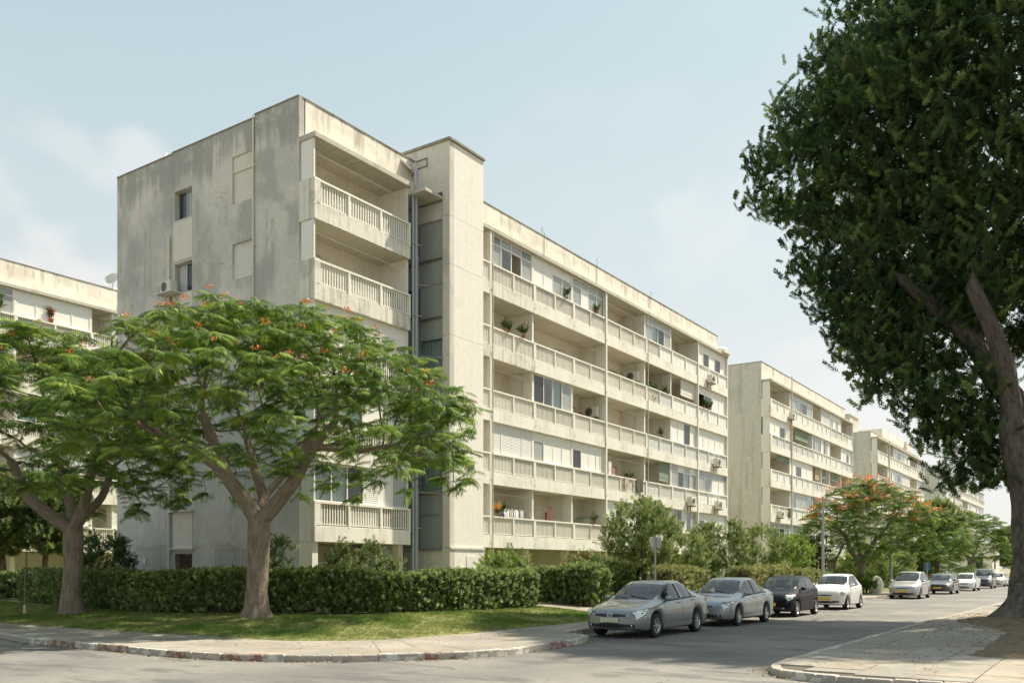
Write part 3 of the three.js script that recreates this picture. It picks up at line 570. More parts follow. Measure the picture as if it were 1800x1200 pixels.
  part('wall', bx(tx0 + 1.55, tx0 + 1.7, 2.4, 17.3, -2.4, tz - .31), M.innerWhite, b1); part('wall', bx(tx0 + .02, tx0 + 1.54, 2.4, 17.3, -2.5, -2.35), M.innerWhite, b1);
  for (let f = 0; f < 6; f++) { part('stair_landing', bx(tx0 + .14, tx0 + 1.54, 2.42 + f * 2.42, 2.54 + f * 2.42, f % 2 ? -1.2 : -2.34, f % 2 ? tz - .31 : -1.2), M.ceil, b1); part('stair_rail', bx(tx0 + .2, tx0 + .24, 3.3 + f * 2.42, 3.36 + f * 2.42, -2.3, tz - .4), M.alu, b1); }
  glazing(b1, 'louvre', [tx0 - .02, 18.55, -24.75 - BZ], -Math.PI / 2, .78, .38, 'd', { frameMat: M.frameBrown });
  part('drainpipe', [[5.36, .02, .055], [5.52, .04, .075], [5.70, -.04, .05]].map(([x, q, r], i) => tube([[x, .2, q], [x, [17.0, 18.2, 14.6][i], q]], r, 8)), M.pipe, b1);
  part('pipe_bracket', [3.4, 6.2, 9.3, 12.1, 15.0].map((y) => bx(5.28, 5.78, y, y + .05, -.06, .10)), M.alu, b1);
  part('prop', tube([[tx0 - .05, 17.9, -1.3], [tx0 - .25, 18.75, -.5]], .03, 6), M.white, b1);
  part('stay_rod', [4.9, 7.6, 10.5, 13.4].map((y) => tube([[5.5, y, -.05], [tx0, y - .05, tz - .3]], .014, 5)), M.alu, b1);
  part('meter_cabinet', [bx(tx0 + 1.1, tx0 + 1.75, 1.35, 2.3, tz + .03, tz + .05), bx(tx0 + .75, tx0 + .92, 1.4, 1.85, tz + .03, tz + .09)], M.sheet, b1);
  part('base_ledge', bx(tx0 + .02, tx1 + .05, 2.58, 2.66, tz - .02, tz + .07), M.grime, b1);
  // rusty streaks of real ironwork: lightning strip and dowels on the long parapet
  part('earth_strip', [[22.2, 17.2, 19.4], [16.6, 17.5, 19.15]].map(([x, a, b]) => bx(x - .012, x + .012, a, b, -.775, -.76)), M.rust, b1);
  for (const [x, a, b] of [[10.95, .3, 17.2], [21.78, .3, 17.3], [27.2, 3, 17.2], [34.9, .3, 17.3]]) part('conduit', [tube([[x, a, .03], [x, b, .03]], .022, 5)], M.patch, b1);
  { const st = []; for (let f = 0; f < 5; f++) for (const x of [10.83, 14.53, 18.33, 21.93, 27.03]) st.push(tube([[x, RY0 + f * ST + .28, .0], [x, RY0 + f * ST + .22, .09]], .014, 5)); part('spout', st, M.pipe, b1); }
}
// ---------------------------------------------------------------- the other blocks down the street and behind
{
  const rk = rngOf(211), pick = (a) => a[rk() * a.length | 0];
  const randKinds = (n, openShare = .4) => Array.from({ length: 5 }, () => Array.from({ length: n }, () => rk() < openShare ? pick(['open:r=p', 'open:r=bp', 'open:r=pp']) : pick(['glaz:p=bcdb:t=bb:r=p', 'glaz:p=wdbw:r=p', 'panel:p=wdww:r=p', 'panel:p=bwbw:r=pp', 'glaz:p=cbbc:r=p', 'shut:p=sss:r=p', 'panel:p=wwdw:r=p'])));
  const corner = (root, mat) => { for (let f = 0; f < 5; f++) { const y = RY0 + f * ST; part('balcony_return', bx(-.01, .13, y - .002, y + RAILH + .02, -.797, -.122), mat, root); part('corner_pier', bx(-.008, .35, y + BAND + .002, y + RAILH + .022, -.118, .008), mat, root); part('side_sheet', bx(.04, .08, y + RAILH + .02, y + ST - .006, -.7, -.1), M.sheet, root); part('end_fin', bx(root.userData.len - .1, root.userData.len, y + BAND, y + ST, -.79, .03), M.railWhite, root); } };
  const b2 = block('apartment_building', 'second cream block down the street, half behind the orange-flowered tree', 72.6, BZ, { length: 27, seed: 21, bays: [0, 5.5, 12.4, 15.4, 18.4, 22.7, 27], kinds: randKinds(6), railKinds: 'p', grilles: true });
  b2.userData.len = 27; corner(b2, M.band); delete b2.userData.len;
  part('downpipe', tube([[5.5, .2, .06], [5.5, 18.6, .06]], .06, 7), M.patch, b2);
  for (const [y, h] of [[14.2, 1.2], [11.2, 1.2], [8.2, 1.2], [5.6, 1.3], [2.8, 1.2]]) glazing(b2, 'window', [-.012, y, -9.1], -Math.PI / 2, 1.1, h, y < 8 ? 'd' : 'w', { frameMat: M.endWall2, sheetMat: M.endWall2 });
  const b3 = block('apartment_building', 'third block down the street with a box-shaped stair head on its roof', 111.5, BZ, { length: 30, seed: 31, top: 18.1, bays: [0, 6, 9.5, 15, 20, 25, 30], kinds: randKinds(6), railKinds: 'p' });
  b3.userData.len = 30; corner(b3, M.band); delete b3.userData.len;
  part('stair_head', [bx(-.02, 4.2, 18.15, 20.3, -9, -3.2), bx(-.1, 4.3, 20.3, 20.4, -9.1, -3.1)], M.sideStucco, b3);
  part('roof_room', [bx(12, 26, 18.1, 20.1, -6.5, -2.0), bx(26, 29.6, 18.1, 20.0, -5, -1.6)], M.band, b3);
  part('downpipe', tube([[6, .2, .06], [6, 17.6, .06]], .08, 7), M.patch, b3);
  const b4 = block('apartment_building', 'fourth and farthest grey-white block seen over the small street trees', 160, BZ, { length: 50, seed: 41, top: 18.4, bays: [0, 6, 13, 20, 27, 34, 42, 50], kinds: randKinds(7, .3), railKinds: 'p' });
  part('drain_shaft', bx(-.2, 1.4, 0, 18.9, -.79, .25), M.white, b4);
  const bl = block('apartment_building', 'pale apartment block behind the flame trees at the photo’s left edge', 19.0, -50.5, { length: 40, seed: 52, bays: [0, 6.2, 10.6, 12.0, 16.6, 18, 23, 29, 35, 40], railKinds: 'b', groundMat: M.facade,
    kinds: Array.from({ length: 5 }, (_, f) => Array.from({ length: 9 }, (_, i) => ['glaz:p=bcgb:t=bb', 'panel:p=wwww', 'open', 'shut:p=ssss', 'open', 'glaz:p=cdwb:r=b', 'panel:p=wdwb', 'open', 'open'][(i + f * 2 + (f === 4 ? 1 : 0)) % 9])) });
  part('downpipe', tube([[13.0, .2, .05], [13.0, 18.2, .05]], .14, 8), M.railWhite, bl);
  // a low pale house where the street bends out of sight
  const hs = thing('street_end_house', 'low pale house with one dark window at the far end of the street', 'house', [150, 0, -16], 0);
  part('wall', bx(0, 9, 0, 5.4, -6, 0), M.facade, hs); part('roof', bx(-.3, 9.3, 5.4, 5.65, -6.3, .3), M.canopy, hs);
  glazing(hs, 'window', [-.03, 1.7, -3.4], -Math.PI / 2, 2.2, 2.0, 'dd'); glazing(hs, 'window', [2, 1.7, .02], 0, 2, 1.6, 'dd');
}
// ================================================================ vegetation
const spline = (pts) => (x) => {                            // smooth curve through control points, monotone in x
  const n = pts.length; if (x <= pts[0][0]) return pts[0][1]; if (x >= pts[n - 1][0]) return pts[n - 1][1];
  let i = 0; while (i < n - 2 && x > pts[i + 1][0]) i++;
  const d = (k) => (pts[k + 1][1] - pts[k][1]) / (pts[k + 1][0] - pts[k][0]);
  const m = (k) => { if (k === 0) return d(0); if (k === n - 1) return d(n - 2); const a = d(k - 1), b = d(k); return a * b <= 0 ? 0 : 2 * a * b / (a + b); };
  const h = pts[i + 1][0] - pts[i][0], t = (x - pts[i][0]) / h, t2 = t * t, t3 = t2 * t;
  return (2 * t3 - 3 * t2 + 1) * pts[i][1] + (t3 - 2 * t2 + t) * h * m(i) + (-2 * t3 + 3 * t2) * pts[i + 1][1] + (t3 - t2) * h * m(i + 1);
};
const v3 = (x, y, z) => new THREE.Vector3(x, y, z);
const barkTex = (seed, a, b, vert = 3) => tex(512, 512, (u, v) => { const s = fbm(u * 14, v * vert, 5, seed, 14, vert), f = fbm(u * 80, v * 60, 3, seed + 3, 80, 60), p = fbm(u * 6, v * 5, 4, seed + 5, 6, 5); return mul3(mix3(a, b, sstep(.35, .68, s * .55 + p * .45)), .72 + .56 * f); }, 1, 1);
const barkBump = tex(512, 512, (u, v) => .6 * fbm(u * 20, v * 6, 5, 501, 20, 6) + .4 * fbm(u * 60, v * 40, 3, 503, 60, 40), 1, 1, false);
M.barkFlame = new THREE.MeshStandardMaterial({ map: barkTex(511, [.21, .165, .12], [.30, .245, .185], 5), roughness: .95, bumpMap: barkBump, bumpScale: .05 });
M.barkFig = new THREE.MeshStandardMaterial({ map: barkTex(521, [.085, .075, .06], [.175, .155, .128], 4), roughness: .95, bumpMap: barkBump, bumpScale: .09 });  // bark darkened all over, standing in for crown shade on the limbs
M.barkDark = new THREE.MeshStandardMaterial({ map: barkTex(531, [.08, .055, .035], [.17, .125, .085]), roughness: .95, bumpMap: barkBump, bumpScale: .02 });
const leafMat = (r, g, b, tr = .38, rough = .55) => new THREE.MeshPhysicalMaterial({ color: new THREE.Color().setRGB(r, g, b), roughness: rough, transmission: tr, thickness: 0, side: THREE.DoubleSide });
M.leaf = new THREE.MeshPhysicalMaterial({ color: 0xffffff, roughness: .75, specularIntensity: .35, transmission: .48, thickness: 0, side: THREE.DoubleSide });
M.petal = new THREE.MeshPhysicalMaterial({ color: 0xffffff, roughness: .7, transmission: .25, thickness: 0, side: THREE.DoubleSide });

// branches that grow towards points of the crown
function grow({ limbs, points, step, reach, kill, rounds = 160, lift = 0, tipR = .012, power = 2.35 }) {
  const P = [], par = [], R = [];
  limbs.forEach((L) => {                                    // L: { from: node index or -1, pts: [[x, y, z, r] ...], at }
    let prev = L.from === undefined ? -1 : L.fromNode ?? -1;
    if (L.join) { let bd = 1e9; P.forEach((p, i) => { const d = (p.x - L.pts[0][0]) ** 2 + (p.y - L.pts[0][1]) ** 2 + (p.z - L.pts[0][2]) ** 2; if (d < bd) { bd = d; prev = i; } }); }
    const c = new THREE.CatmullRomCurve3(L.pts.map((p) => v3(p[0], p[1], p[2]))), n = Math.max(2, Math.round(c.getLength() / step)), m = L.pts.length - 1;
    for (let k = L.join ? 1 : 0; k <= n; k++) { const t = k / n, q = t * m, i = Math.min(m - 1, Math.floor(q)); P.push(c.getPoint(t)); par.push(prev); R.push(lerp(L.pts[i][3], L.pts[i + 1][3], q - i)); prev = P.length - 1; }
  });
  const fixed = P.length, A = points.map((p) => ({ p, n: -1, d: 1e9 }));
  let from = 0; const made = new Map();
  for (let it = 0; it < rounds && A.length; it++) {
    for (const a of A) for (let i = from; i < P.length; i++) { const q = P[i], dx = a.p.x - q.x, dy = a.p.y - q.y, dz = a.p.z - q.z, d = dx * dx + dy * dy + dz * dz; if (d < a.d) { a.d = d; a.n = i; } }
    from = P.length;
    for (let i = A.length - 1; i >= 0; i--) if (A[i].d < kill * kill) { A[i] = A[A.length - 1]; A.pop(); }
    const dir = new Map();
    for (const a of A) if (a.d < reach * reach) { const q = P[a.n], u = v3(a.p.x - q.x, a.p.y - q.y, a.p.z - q.z).normalize(); const e = dir.get(a.n); if (e) { e.add(u); } else dir.set(a.n, u); }
    let added = 0;
    for (const [n, u] of dir) { if (u.lengthSq() < 1e-6) continue; u.normalize(); u.y += lift; const b = P[n], pp = par[n] >= 0 ? b.clone().sub(P[par[n]]).normalize() : v3(0, 1, 0); u.multiplyScalar(.75).addScaledVector(pp, .35).normalize(); const q = b.clone().addScaledVector(u, step); if ((made.get(n) ?? []).some((c) => c.distanceToSquared(q) < (step * .55) ** 2)) continue; if (made.has(n)) made.get(n).push(q); else made.set(n, [q]); P.push(q); par.push(n); R.push(0); added++; }
    if (!added) break;
  }
  const kids = P.map(() => []); par.forEach((q, i) => { if (q >= 0) kids[q].push(i); });
  const C = new Float64Array(P.length);
  for (let i = P.length - 1; i >= 0; i--) { C[i] = kids[i].length ? Math.pow(kids[i].reduce((s, k) => s + Math.pow(C[k], power), 0), 1 / power) : tipR; if (i >= fixed) R[i] = C[i]; else R[i] = Math.max(R[i], Math.min(C[i], R[i] * 1.15)); }
  return { P, par, R, kids, fixed };
}
function wood(T, minR = .006, wob = .06, seed = 1) {        // tapered limbs
  const out = [], { P, par, R, kids } = T, starts = [];
  P.forEach((_, i) => { if (par[i] < 0) starts.push([i, -1]); });
  while (starts.length) {
    const [s, f] = starts.pop(), ch = f >= 0 ? [f, s] : [s];
    let c = s; for (;;) { const k = kids[c].slice().sort((a, b) => R[b] - R[a]); if (!k.length) break; for (let j = 1; j < k.length; j++) starts.push([k[j], c]); c = k[0]; ch.push(c); }
    if (ch.length < 2) continue;
    const r0 = f >= 0 ? Math.min(R[f], R[s] * 1.12) : R[s]; if (Math.max(r0, R[s]) < minR) continue;
    const n = r0 > .22 ? 18 : r0 > .08 ? 10 : r0 > .03 ? 6 : 4, pos = [], uv = [], idx = [];
    let t = P[ch[1]].clone().sub(P[ch[0]]).normalize(), nx = Math.abs(t.y) > .9 ? v3(1, 0, 0) : v3(0, 1, 0); nx.cross(t).normalize(); let len = 0;
    ch.forEach((id, k) => {
      const tt = P[ch[Math.min(k + 1, ch.length - 1)]].clone().sub(P[ch[Math.max(k - 1, 0)]]).normalize();
      nx.addScaledVector(tt, -nx.dot(tt)).normalize(); const by = tt.clone().cross(nx); if (k) len += P[id].distanceTo(P[ch[k - 1]]);
      const r = k === 0 && f >= 0 ? r0 : R[id];
      for (let a = 0; a <= n; a++) { const w = a / n * Math.PI * 2, rr = r * (1 + (n > 6 ? (wob > .12 ? .06 * Math.cos(w * 5 + len * .5) + .04 * Math.cos(w * 9 - len) : 0) + wob * 2 * (vnoise(Math.cos(w) * 1.6 + 9, Math.sin(w) * 1.6 + len * 1.1, 0, 0, seed) - .5) : 0)); pos.push(P[id].x + (nx.x * Math.cos(w) + by.x * Math.sin(w)) * rr, P[id].y + (nx.y * Math.cos(w) + by.y * Math.sin(w)) * rr, P[id].z + (nx.z * Math.cos(w) + by.z * Math.sin(w)) * rr); uv.push(a / n * Math.max(1, Math.round(r0 * 6)), len); }
    });
    for (let k = 0; k < ch.length - 1; k++) for (let a = 0; a < n; a++) { const i = k * (n + 1) + a; idx.push(i, i + 1, i + n + 2, i, i + n + 2, i + n + 1); }
    const g = new THREE.BufferGeometry(); g.setAttribute('position', new THREE.Float32BufferAttribute(pos, 3)); g.setAttribute('uv', new THREE.Float32BufferAttribute(uv, 2)); g.setIndex(idx); g.computeVertexNormals();
    out.push(g.toNonIndexed());
  }
  return out;
}
function flare(x, y, z, r, R, n, seed, h = .9) {            // buttressed foot of a trunk
  return grid(36, 10, (u, v) => { const a = u * Math.PI * 2, k = Math.pow(1 - v, 2.2), lob = .5 + .5 * Math.cos(a * n + 1.7 * Math.sin(a * 2 + seed)), rr = r * (.96 + .06 * k) + (R - r) * k * (.35 + .65 * lob); return [x + Math.cos(-a) * rr, y + h * v - .06, z + Math.sin(-a) * rr, u * 4, v * h]; }).toNonIndexed();
}
// ---- leaves
function frondGeo(len, pairs, pin, droop, seed) {           // a feathery twice-divided leaf lying along +x
  const r = rngOf(seed), pos = [], t = (a, b, c) => pos.push(...a, ...b, ...c);
  const ax = (s) => [len * s * (1 - .08 * s), -droop * s * s, 0];
  for (let i = 0; i < 4; i++) { const a = ax(i / 4), b = ax((i + 1) / 4), w = .006 * (1 - i / 5); t([a[0], a[1], -w], [b[0], b[1], -w], [b[0], b[1], w]); t([a[0], a[1], -w], [b[0], b[1], w], [a[0], a[1], w]); }
  for (let i = 0; i < pairs; i++) {
    const s = .16 + .84 * (i + .5) / pairs, c = ax(s), L = pin * (.55 + .45 * Math.sin(Math.PI * Math.min(1, s * .95 + .08))) * (.9 + .2 * r()), w = .0092 * (1 + .25 * r());
    for (const q of [-1, 1]) {
      const sw = .42 + .25 * s + .12 * (r() - .5), dx = Math.sin(sw), dz = Math.cos(sw) * q, up = .10 + .12 * (r() - .5), dn = .05 + .07 * r();
      const A = [c[0], c[1], c[2]], B = [c[0] + dx * L * .5, c[1] + up * L * .5, c[2] + dz * L * .5], E = [c[0] + dx * L, c[1] - dn, c[2] + dz * L];
      const nx = dz * w * q, nz = -dx * w * q; // across the pinna
      t(A, [B[0] + nx, B[1], B[2] + nz], [B[0] - nx, B[1], B[2] - nz]); t([B[0] - nx, B[1], B[2] - nz], [B[0] + nx, B[1], B[2] + nz], E);
    }
  }
  const g = new THREE.BufferGeometry(); g.setAttribute('position', new THREE.Float32BufferAttribute(pos, 3)); g.computeVertexNormals(); return g;
}
function twigGeo(n, len, leaf, seed, o = {}) {              // a short shoot with simple leaves along +y
  const r = rngOf(seed), pos = [], t = (a, b, c) => pos.push(a.x, a.y, a.z, b.x, b.y, b.z, c.x, c.y, c.z);
  const w = .004; for (const q of [[w, 0], [0, w]]) t(v3(-q[0], 0, -q[1]), v3(q[0], 0, q[1]), v3(0, len, 0));
  for (let i = 0; i < n; i++) {
    const s = .12 + .88 * (i + r() * .6) / n, a = i * 2.4 + r() * .8, out = v3(Math.cos(a), .35 + .75 * s + .4 * (r() - .5), Math.sin(a)).normalize(), L = leaf * (.75 + .5 * r()), b = v3(0, len * s, 0).addScaledVector(out, .012);
    const side = out.clone().cross(v3(0, 1, 0)).normalize(), nrm = side.clone().cross(out), ww = L * (o.wide ?? .26), tip = b.clone().addScaledVector(out, L).addScaledVector(nrm, -.12 * L), mid = b.clone().addScaledVector(out, L * .48), m1 = mid.clone().addScaledVector(side, ww).addScaledVector(nrm, .06 * L), m2 = mid.clone().addScaledVector(side, -ww).addScaledVector(nrm, .06 * L);
    t(b, m1, mid); t(b, mid, m2); t(m1, tip, mid); t(mid, tip, m2);
  }
  const g = new THREE.BufferGeometry(); g.setAttribute('position', new THREE.Float32BufferAttribute(pos, 3)); g.computeVertexNormals(); return g;
}
const col = (r, g, b) => new THREE.Color().setRGB(r, g, b);
const greens = (rng, list, jit = .25) => { const c = list[rng() * list.length | 0], k = 1 + (rng() - .5) * 2 * jit; return col(c[0] * k * (1 + (rng() - .5) * .2), c[1] * k, c[2] * k * (1 + (rng() - .5) * .3)); };
const fronds = [frondGeo(.54, 15, .15, .07, 1), frondGeo(.47, 13, .14, .03, 2), frondGeo(.62, 17, .16, .13, 3)];
const flowerGeo = (() => { const r = rngOf(9), pos = []; for (let i = 0; i < 26; i++) { const a = r() * 6.28, e = -.4 + 1.7 * r(), d = v3(Math.cos(a) * Math.cos(e), Math.sin(e), Math.sin(a) * Math.cos(e)), c = v3((r() - .5) * .26, (r() - .2) * .15, (r() - .5) * .26), s = d.clone().cross(v3(0, 1, .2)).normalize(), L = .05 + .035 * r(); const tip = c.clone().addScaledVector(d, L), m1 = c.clone().addScaledVector(d, L * .6).addScaledVector(s, L * .42), m2 = c.clone().addScaledVector(d, L * .6).addScaledVector(s, -L * .42); pos.push(c.x, c.y, c.z, m1.x, m1.y, m1.z, m2.x, m2.y, m2.z, m1.x, m1.y, m1.z, tip.x, tip.y, tip.z, m2.x, m2.y, m2.z); } const g = new THREE.BufferGeometry(); g.setAttribute('position', new THREE.Float32BufferAttribute(pos, 3)); g.computeVertexNormals(); return g; })();
const FLAME = [[.155, .25, .034], [.205, .31, .043], [.115, .20, .031], [.30, .405, .057], [.085, .16, .028]];

// a flame tree: forked trunk, flat spreading crown, feather leaves in rosettes, orange clusters on top
function flameTree(name, label, [x, y, z], limbs, crown, o) {
  const root = thing(name, label, 'tree', [x, y, z], 0, o.group), rng = rngOf(o.seed), pts = [];
  while (pts.length < o.points) {                            // umbrella shell: dome above, thin below
    const a = rng() * 6.283, q = Math.sqrt(rng()), px = crown.cx + Math.cos(a) * q * crown.rx * (1 + .15 * Math.sin(a * 3 + o.seed)), pz = crown.cz + Math.sin(a) * q * crown.rz * (1 + .15 * Math.cos(a * 2 + o.seed));
    const dome = crown.top - (crown.top - crown.rim) * Math.pow(q, 2.2), th = crown.thick * (.42 + .58 * q); pts.push(v3(px, dome - th * Math.pow(rng(), 1.35) + .45 * (fbm(px * .7 + 40, pz * .7 + 40, 3, o.seed) - .5), pz));
  }
  const T = grow({ limbs, points: pts, step: o.step ?? .24, reach: 4.6, kill: o.kill ?? .42, lift: .05, tipR: .011 });
  const w = wood(T, .008, .07, o.seed); if (o.flare) w.push(flare(0, 0, 0, o.flare[0], o.flare[1], 5, o.seed, o.flare[2] ?? .7));
  part('trunk', w, o.bark ?? M.barkFlame, root);
  const mats = [[], [], []], cols = [[], [], []], fm = [], fc = [];
  const axis = v3(crown.cx, 0, crown.cz);
  T.P.forEach((p, i) => {
    if (i < T.fixed || T.R[i] > .03) return;
    const tip = !T.kids[i].length; if (!tip && rng() > (o.along ?? .34)) return;
    const n = tip ? (o.per ?? 7) : 2 + (rng() * 2 | 0), a0 = rng() * 6.28;
    for (let k = 0; k < n; k++) {
      const a = a0 + k * 6.283 / n + rng() * .5, out = Math.atan2(-(p.z - axis.z), p.x - axis.x), low = clamp((crown.top - p.y) / crown.thick);
      const pitch = tip ? .30 - .58 * rng() - .22 * low : .15 - .55 * rng(), s = (.72 + .5 * rng()) * (o.frond ?? 1), h = k % 3;
      const ang = lerp(a, out + (rng() - .5) * 2.2, low * .45);
      mats[h].push(M4(p.x, p.y, p.z, (rng() - .5) * .5, ang, pitch, s)); cols[h].push(greens(rng, FLAME, .28));
    }
    if (tip && rng() < (o.bloom ?? .1) && p.y > crown.top - crown.thick * 1.1) { fm.push(M4(p.x + .1 * (rng() - .5), p.y + .10 + .16 * rng(), p.z, 0, rng() * 6.28, 0, (.5 + .45 * rng()) * (o.flower ?? 1))); const q = rng(); fc.push(q < .6 ? col(.84, .24, .03) : q < .85 ? col(.88, .34, .06) : col(.74, .14, .04)); }
  });
  const cr = new THREE.Group(); cr.name = 'crown'; root.add(cr);
  mats.forEach((m, k) => instanced('fronds', fronds[k], M.leaf, m, cols[k], cr));
  if (fm.length) instanced('blossoms', flowerGeo, M.petal, fm, fc, root);
  return root;
}
// any leafy tree or bush: shoots on branch ends
function leafyTree(name, label, category, [x, y, z], limbs, pts, o) {
  const root = thing(name, label, category, [x, y, z], 0, o.group), rng = rngOf(o.seed);
  const T = grow({ limbs, points: pts, step: o.step ?? .3, reach: o.reach ?? 4, kill: o.kill ?? .55, lift: .03, tipR: o.tipR ?? .01, rounds: o.rounds ?? 120 });
  const w = wood(T, o.minR ?? .01, o.wob ?? .08, o.seed); if (o.flare) w.push(flare(0, 0, 0, o.flare[0], o.flare[1], o.flare[3] ?? 5, o.seed, o.flare[2] ?? .7));
  part(o.woodName ?? 'trunk', w, o.bark ?? M.barkDark, root);
  const ms = o.twigs.map(() => []), cs = o.twigs.map(() => []);
  T.P.forEach((p, i) => {
    if (i < T.fixed || T.R[i] > (o.leafR ?? .035)) return;
    const tip = !T.kids[i].length, n = tip ? o.perTip : o.perNode; const cnt = Math.floor(n) + (rng() < n % 1 ? 1 : 0);
    for (let k = 0; k < cnt; k++) { const h = rng() * o.twigs.length | 0, sp = o.spread ?? .3; ms[h].push(M4(p.x + (rng() - .5) * 2 * sp, p.y + (rng() - .5) * 2 * sp * .8, p.z + (rng() - .5) * 2 * sp, (rng() - .5) * 2.2, rng() * 6.28, (rng() - .5) * 2.2, (.7 + .6 * rng()) * (o.size ?? 1))); cs[h].push(greens(rng, o.cols, .3)); }
  });
  ms.forEach((m, k) => m.length && instanced(o.leafName ?? 'crown', o.twigs[k], M.leaf, m, cs[k], root));
  return root;
}
const ballPts = (rng, n, cx, cy, cz, rx, ry, rz, shell = .55, seed = 1, amp = .36) => { const out = []; while (out.length < n) { const a = v3(rng() * 2 - 1, rng() * 2 - 1, rng() * 2 - 1), L = a.length(); if (L > 1 || L < 1e-3) continue; const k = Math.pow(L, shell), w = 1 - amp / 2 + amp * vnoise(a.x / L * 2.3 + 20, a.y / L * 2.3 + a.z / L * 1.7 + 20, 0, 0, seed); a.multiplyScalar(k / L * w); out.push(v3(cx + a.x * rx, cy + a.y * ry, cz + a.z * rz)); } return out; };
// ---------------------------------------------------------------- the flame trees
// metres to the right (r) and away (f) of a trunk, as seen from the corner -> x, z
const RF = (r, y, f, rad) => [CS * r + CX * f, y, CX * r - CS * f, rad];
flameTree('flame_tree', 'big flame tree with forked trunk on the lawn before the grey gable wall', [17.15, .34, -20.7],
  [{ pts: [RF(-.02, -.1, 0, .40), RF(-.02, .6, 0, .33), RF(.02, 1.6, .02, .305), RF(.06, 2.5, .0, .32), RF(.08, 2.95, 0, .31)] },
    { join: 1, pts: [RF(.06, 2.75, 0, 0.252), RF(-.35, 3.4, -.1, 0.223), RF(-.85, 4.2, -.3, 0.189), RF(-1.05, 4.9, -.5, 0.160), RF(-1.25, 5.7, -.9, 0.126)] },
    { join: 1, pts: [RF(.06, 2.75, 0, 0.235), RF(.65, 3.35, -.15, 0.210), RF(1.25, 4.1, -.3, 0.176), RF(1.7, 4.9, -.3, 0.147), RF(2.3, 5.5, -.5, 0.109)] },
    { join: 1, pts: [RF(.06, 2.8, .05, 0.185), RF(.0, 3.5, .6, 0.160), RF(-.4, 4.4, 1.2, 0.134), RF(-.8, 5.4, 1.7, 0.101)] },
    { join: 1, pts: [RF(-.85, 4.2, -.3, 0.134), RF(-1.9, 4.9, -.9, 0.109), RF(-2.9, 5.4, -1.2, 0.084)] },
    { join: 1, pts: [RF(.0, 3.5, .6, 0.109), RF(.6, 4.4, 1.1, 0.101), RF(1.3, 5.6, 1.6, 0.076)] },
    { join: 1, pts: [RF(1.7, 4.9, -.3, 0.101), RF(2.9, 4.9, .3, 0.080), RF(4.0, 5.1, .5, 0.059)] }],
  { cx: RF(.35, 0, 0)[0], cz: RF(.35, 0, 0)[2], rx: 5.6, rz: 5.3, top: 9.1, rim: 6.0, thick: 2.7 }, { seed: 5, points: 2100, bloom: .5, per: 11, along: .75, flare: [.335, .64, .7], group: 'flame trees on the corner lawn' });
flameTree('flame_tree', 'dark-trunked flame tree at the photo’s left edge, crown over the hedge', [16.0, .34, -28.4],
  [{ pts: [RF(-.1, -.1, 0, .36), RF(-.05, .7, 0, .31), RF(.0, 1.7, 0, .29), RF(.0, 2.55, 0, .30), RF(.0, 2.85, 0, .28)] },
    { join: 1, pts: [RF(-.05, 2.7, 0, .24), RF(-.7, 3.2, -.2, .21), RF(-1.3, 3.8, -.4, .18), RF(-1.6, 4.8, -.7, .14)] },
    { join: 1, pts: [RF(-.05, 2.8, .1, .2), RF(-.25, 3.6, .3, .17), RF(-.75, 4.7, .5, .14), RF(-1.0, 5.6, .7, .11)] },
    { join: 1, pts: [RF(.05, 2.7, 0, .22), RF(.45, 3.5, -.2, .18), RF(.75, 4.6, -.3, .15), RF(1.3, 5.5, -.5, .11)] },
    { join: 1, pts: [RF(.2, 3.1, .1, .16), RF(.75, 3.8, .4, .13), RF(.95, 4.8, .7, .10)] }],
  { cx: RF(-.9, 0, 0)[0], cz: RF(-.9, 0, 0)[2], rx: 4.4, rz: 4.4, top: 9.4, rim: 6.0, thick: 3.0 }, { seed: 12, points: 1600, bloom: .16, per: 11, along: .75, flare: [.32, .5, .6], group: 'flame trees on the corner lawn' });
flameTree('flame_tree', 'round flame tree thick with orange blossom behind the white hatchback', [62.8, .15, -14.6],
  [{ pts: [RF(-.1, -.1, 0, .30), RF(-.05, .8, 0, .26), RF(.1, 1.7, 0, .25), RF(.15, 2.2, 0, .24)] },
    { join: 1, pts: [RF(.1, 2.1, 0, .2), RF(-.6, 2.8, 0, .17), RF(-1.0, 3.6, -.3, .14), RF(-1.6, 4.3, -.4, .10)] },
    { join: 1, pts: [RF(.15, 2.1, 0, .2), RF(.7, 2.9, .1, .17), RF(1.2, 3.7, .2, .13), RF(1.9, 4.4, .3, .09)] },
    { join: 1, pts: [RF(.1, 2.1, .1, .17), RF(.1, 3.1, .5, .14), RF(0, 4.3, .8, .1)] }],
  { cx: RF(.6, 0, 0)[0], cz: RF(.6, 0, 0)[2], rx: 4.0, rz: 4.0, top: 7.7, rim: 4.9, thick: 3.0 }, { seed: 23, points: 1200, bloom: .75, flower: 2.3, per: 10, along: .7, frond: 1.0 });
flameTree('flame_tree', 'dark green street tree beyond the silver people carrier', [88, .15, -14.8],
  [{ pts: [[0, -.1, 0, .22], [0, 1.4, 0, .19], [.1, 2.2, 0, .18]] }, { join: 1, pts: [[.1, 2.1, 0, .15], [-.8, 3.2, .4, .11], [-1.4, 4.2, .8, .08]] }, { join: 1, pts: [[.1, 2.1, 0, .15], [.8, 3.2, -.3, .11], [1.5, 4.2, -.7, .08]] }],
  { cx: 0, cz: 0, rx: 3.8, rz: 3.8, top: 7.4, rim: 4.2, thick: 3.4 }, { seed: 33, points: 520, bloom: .08, per: 10, along: .6, frond: 1.3, group: 'street trees far down the road' });
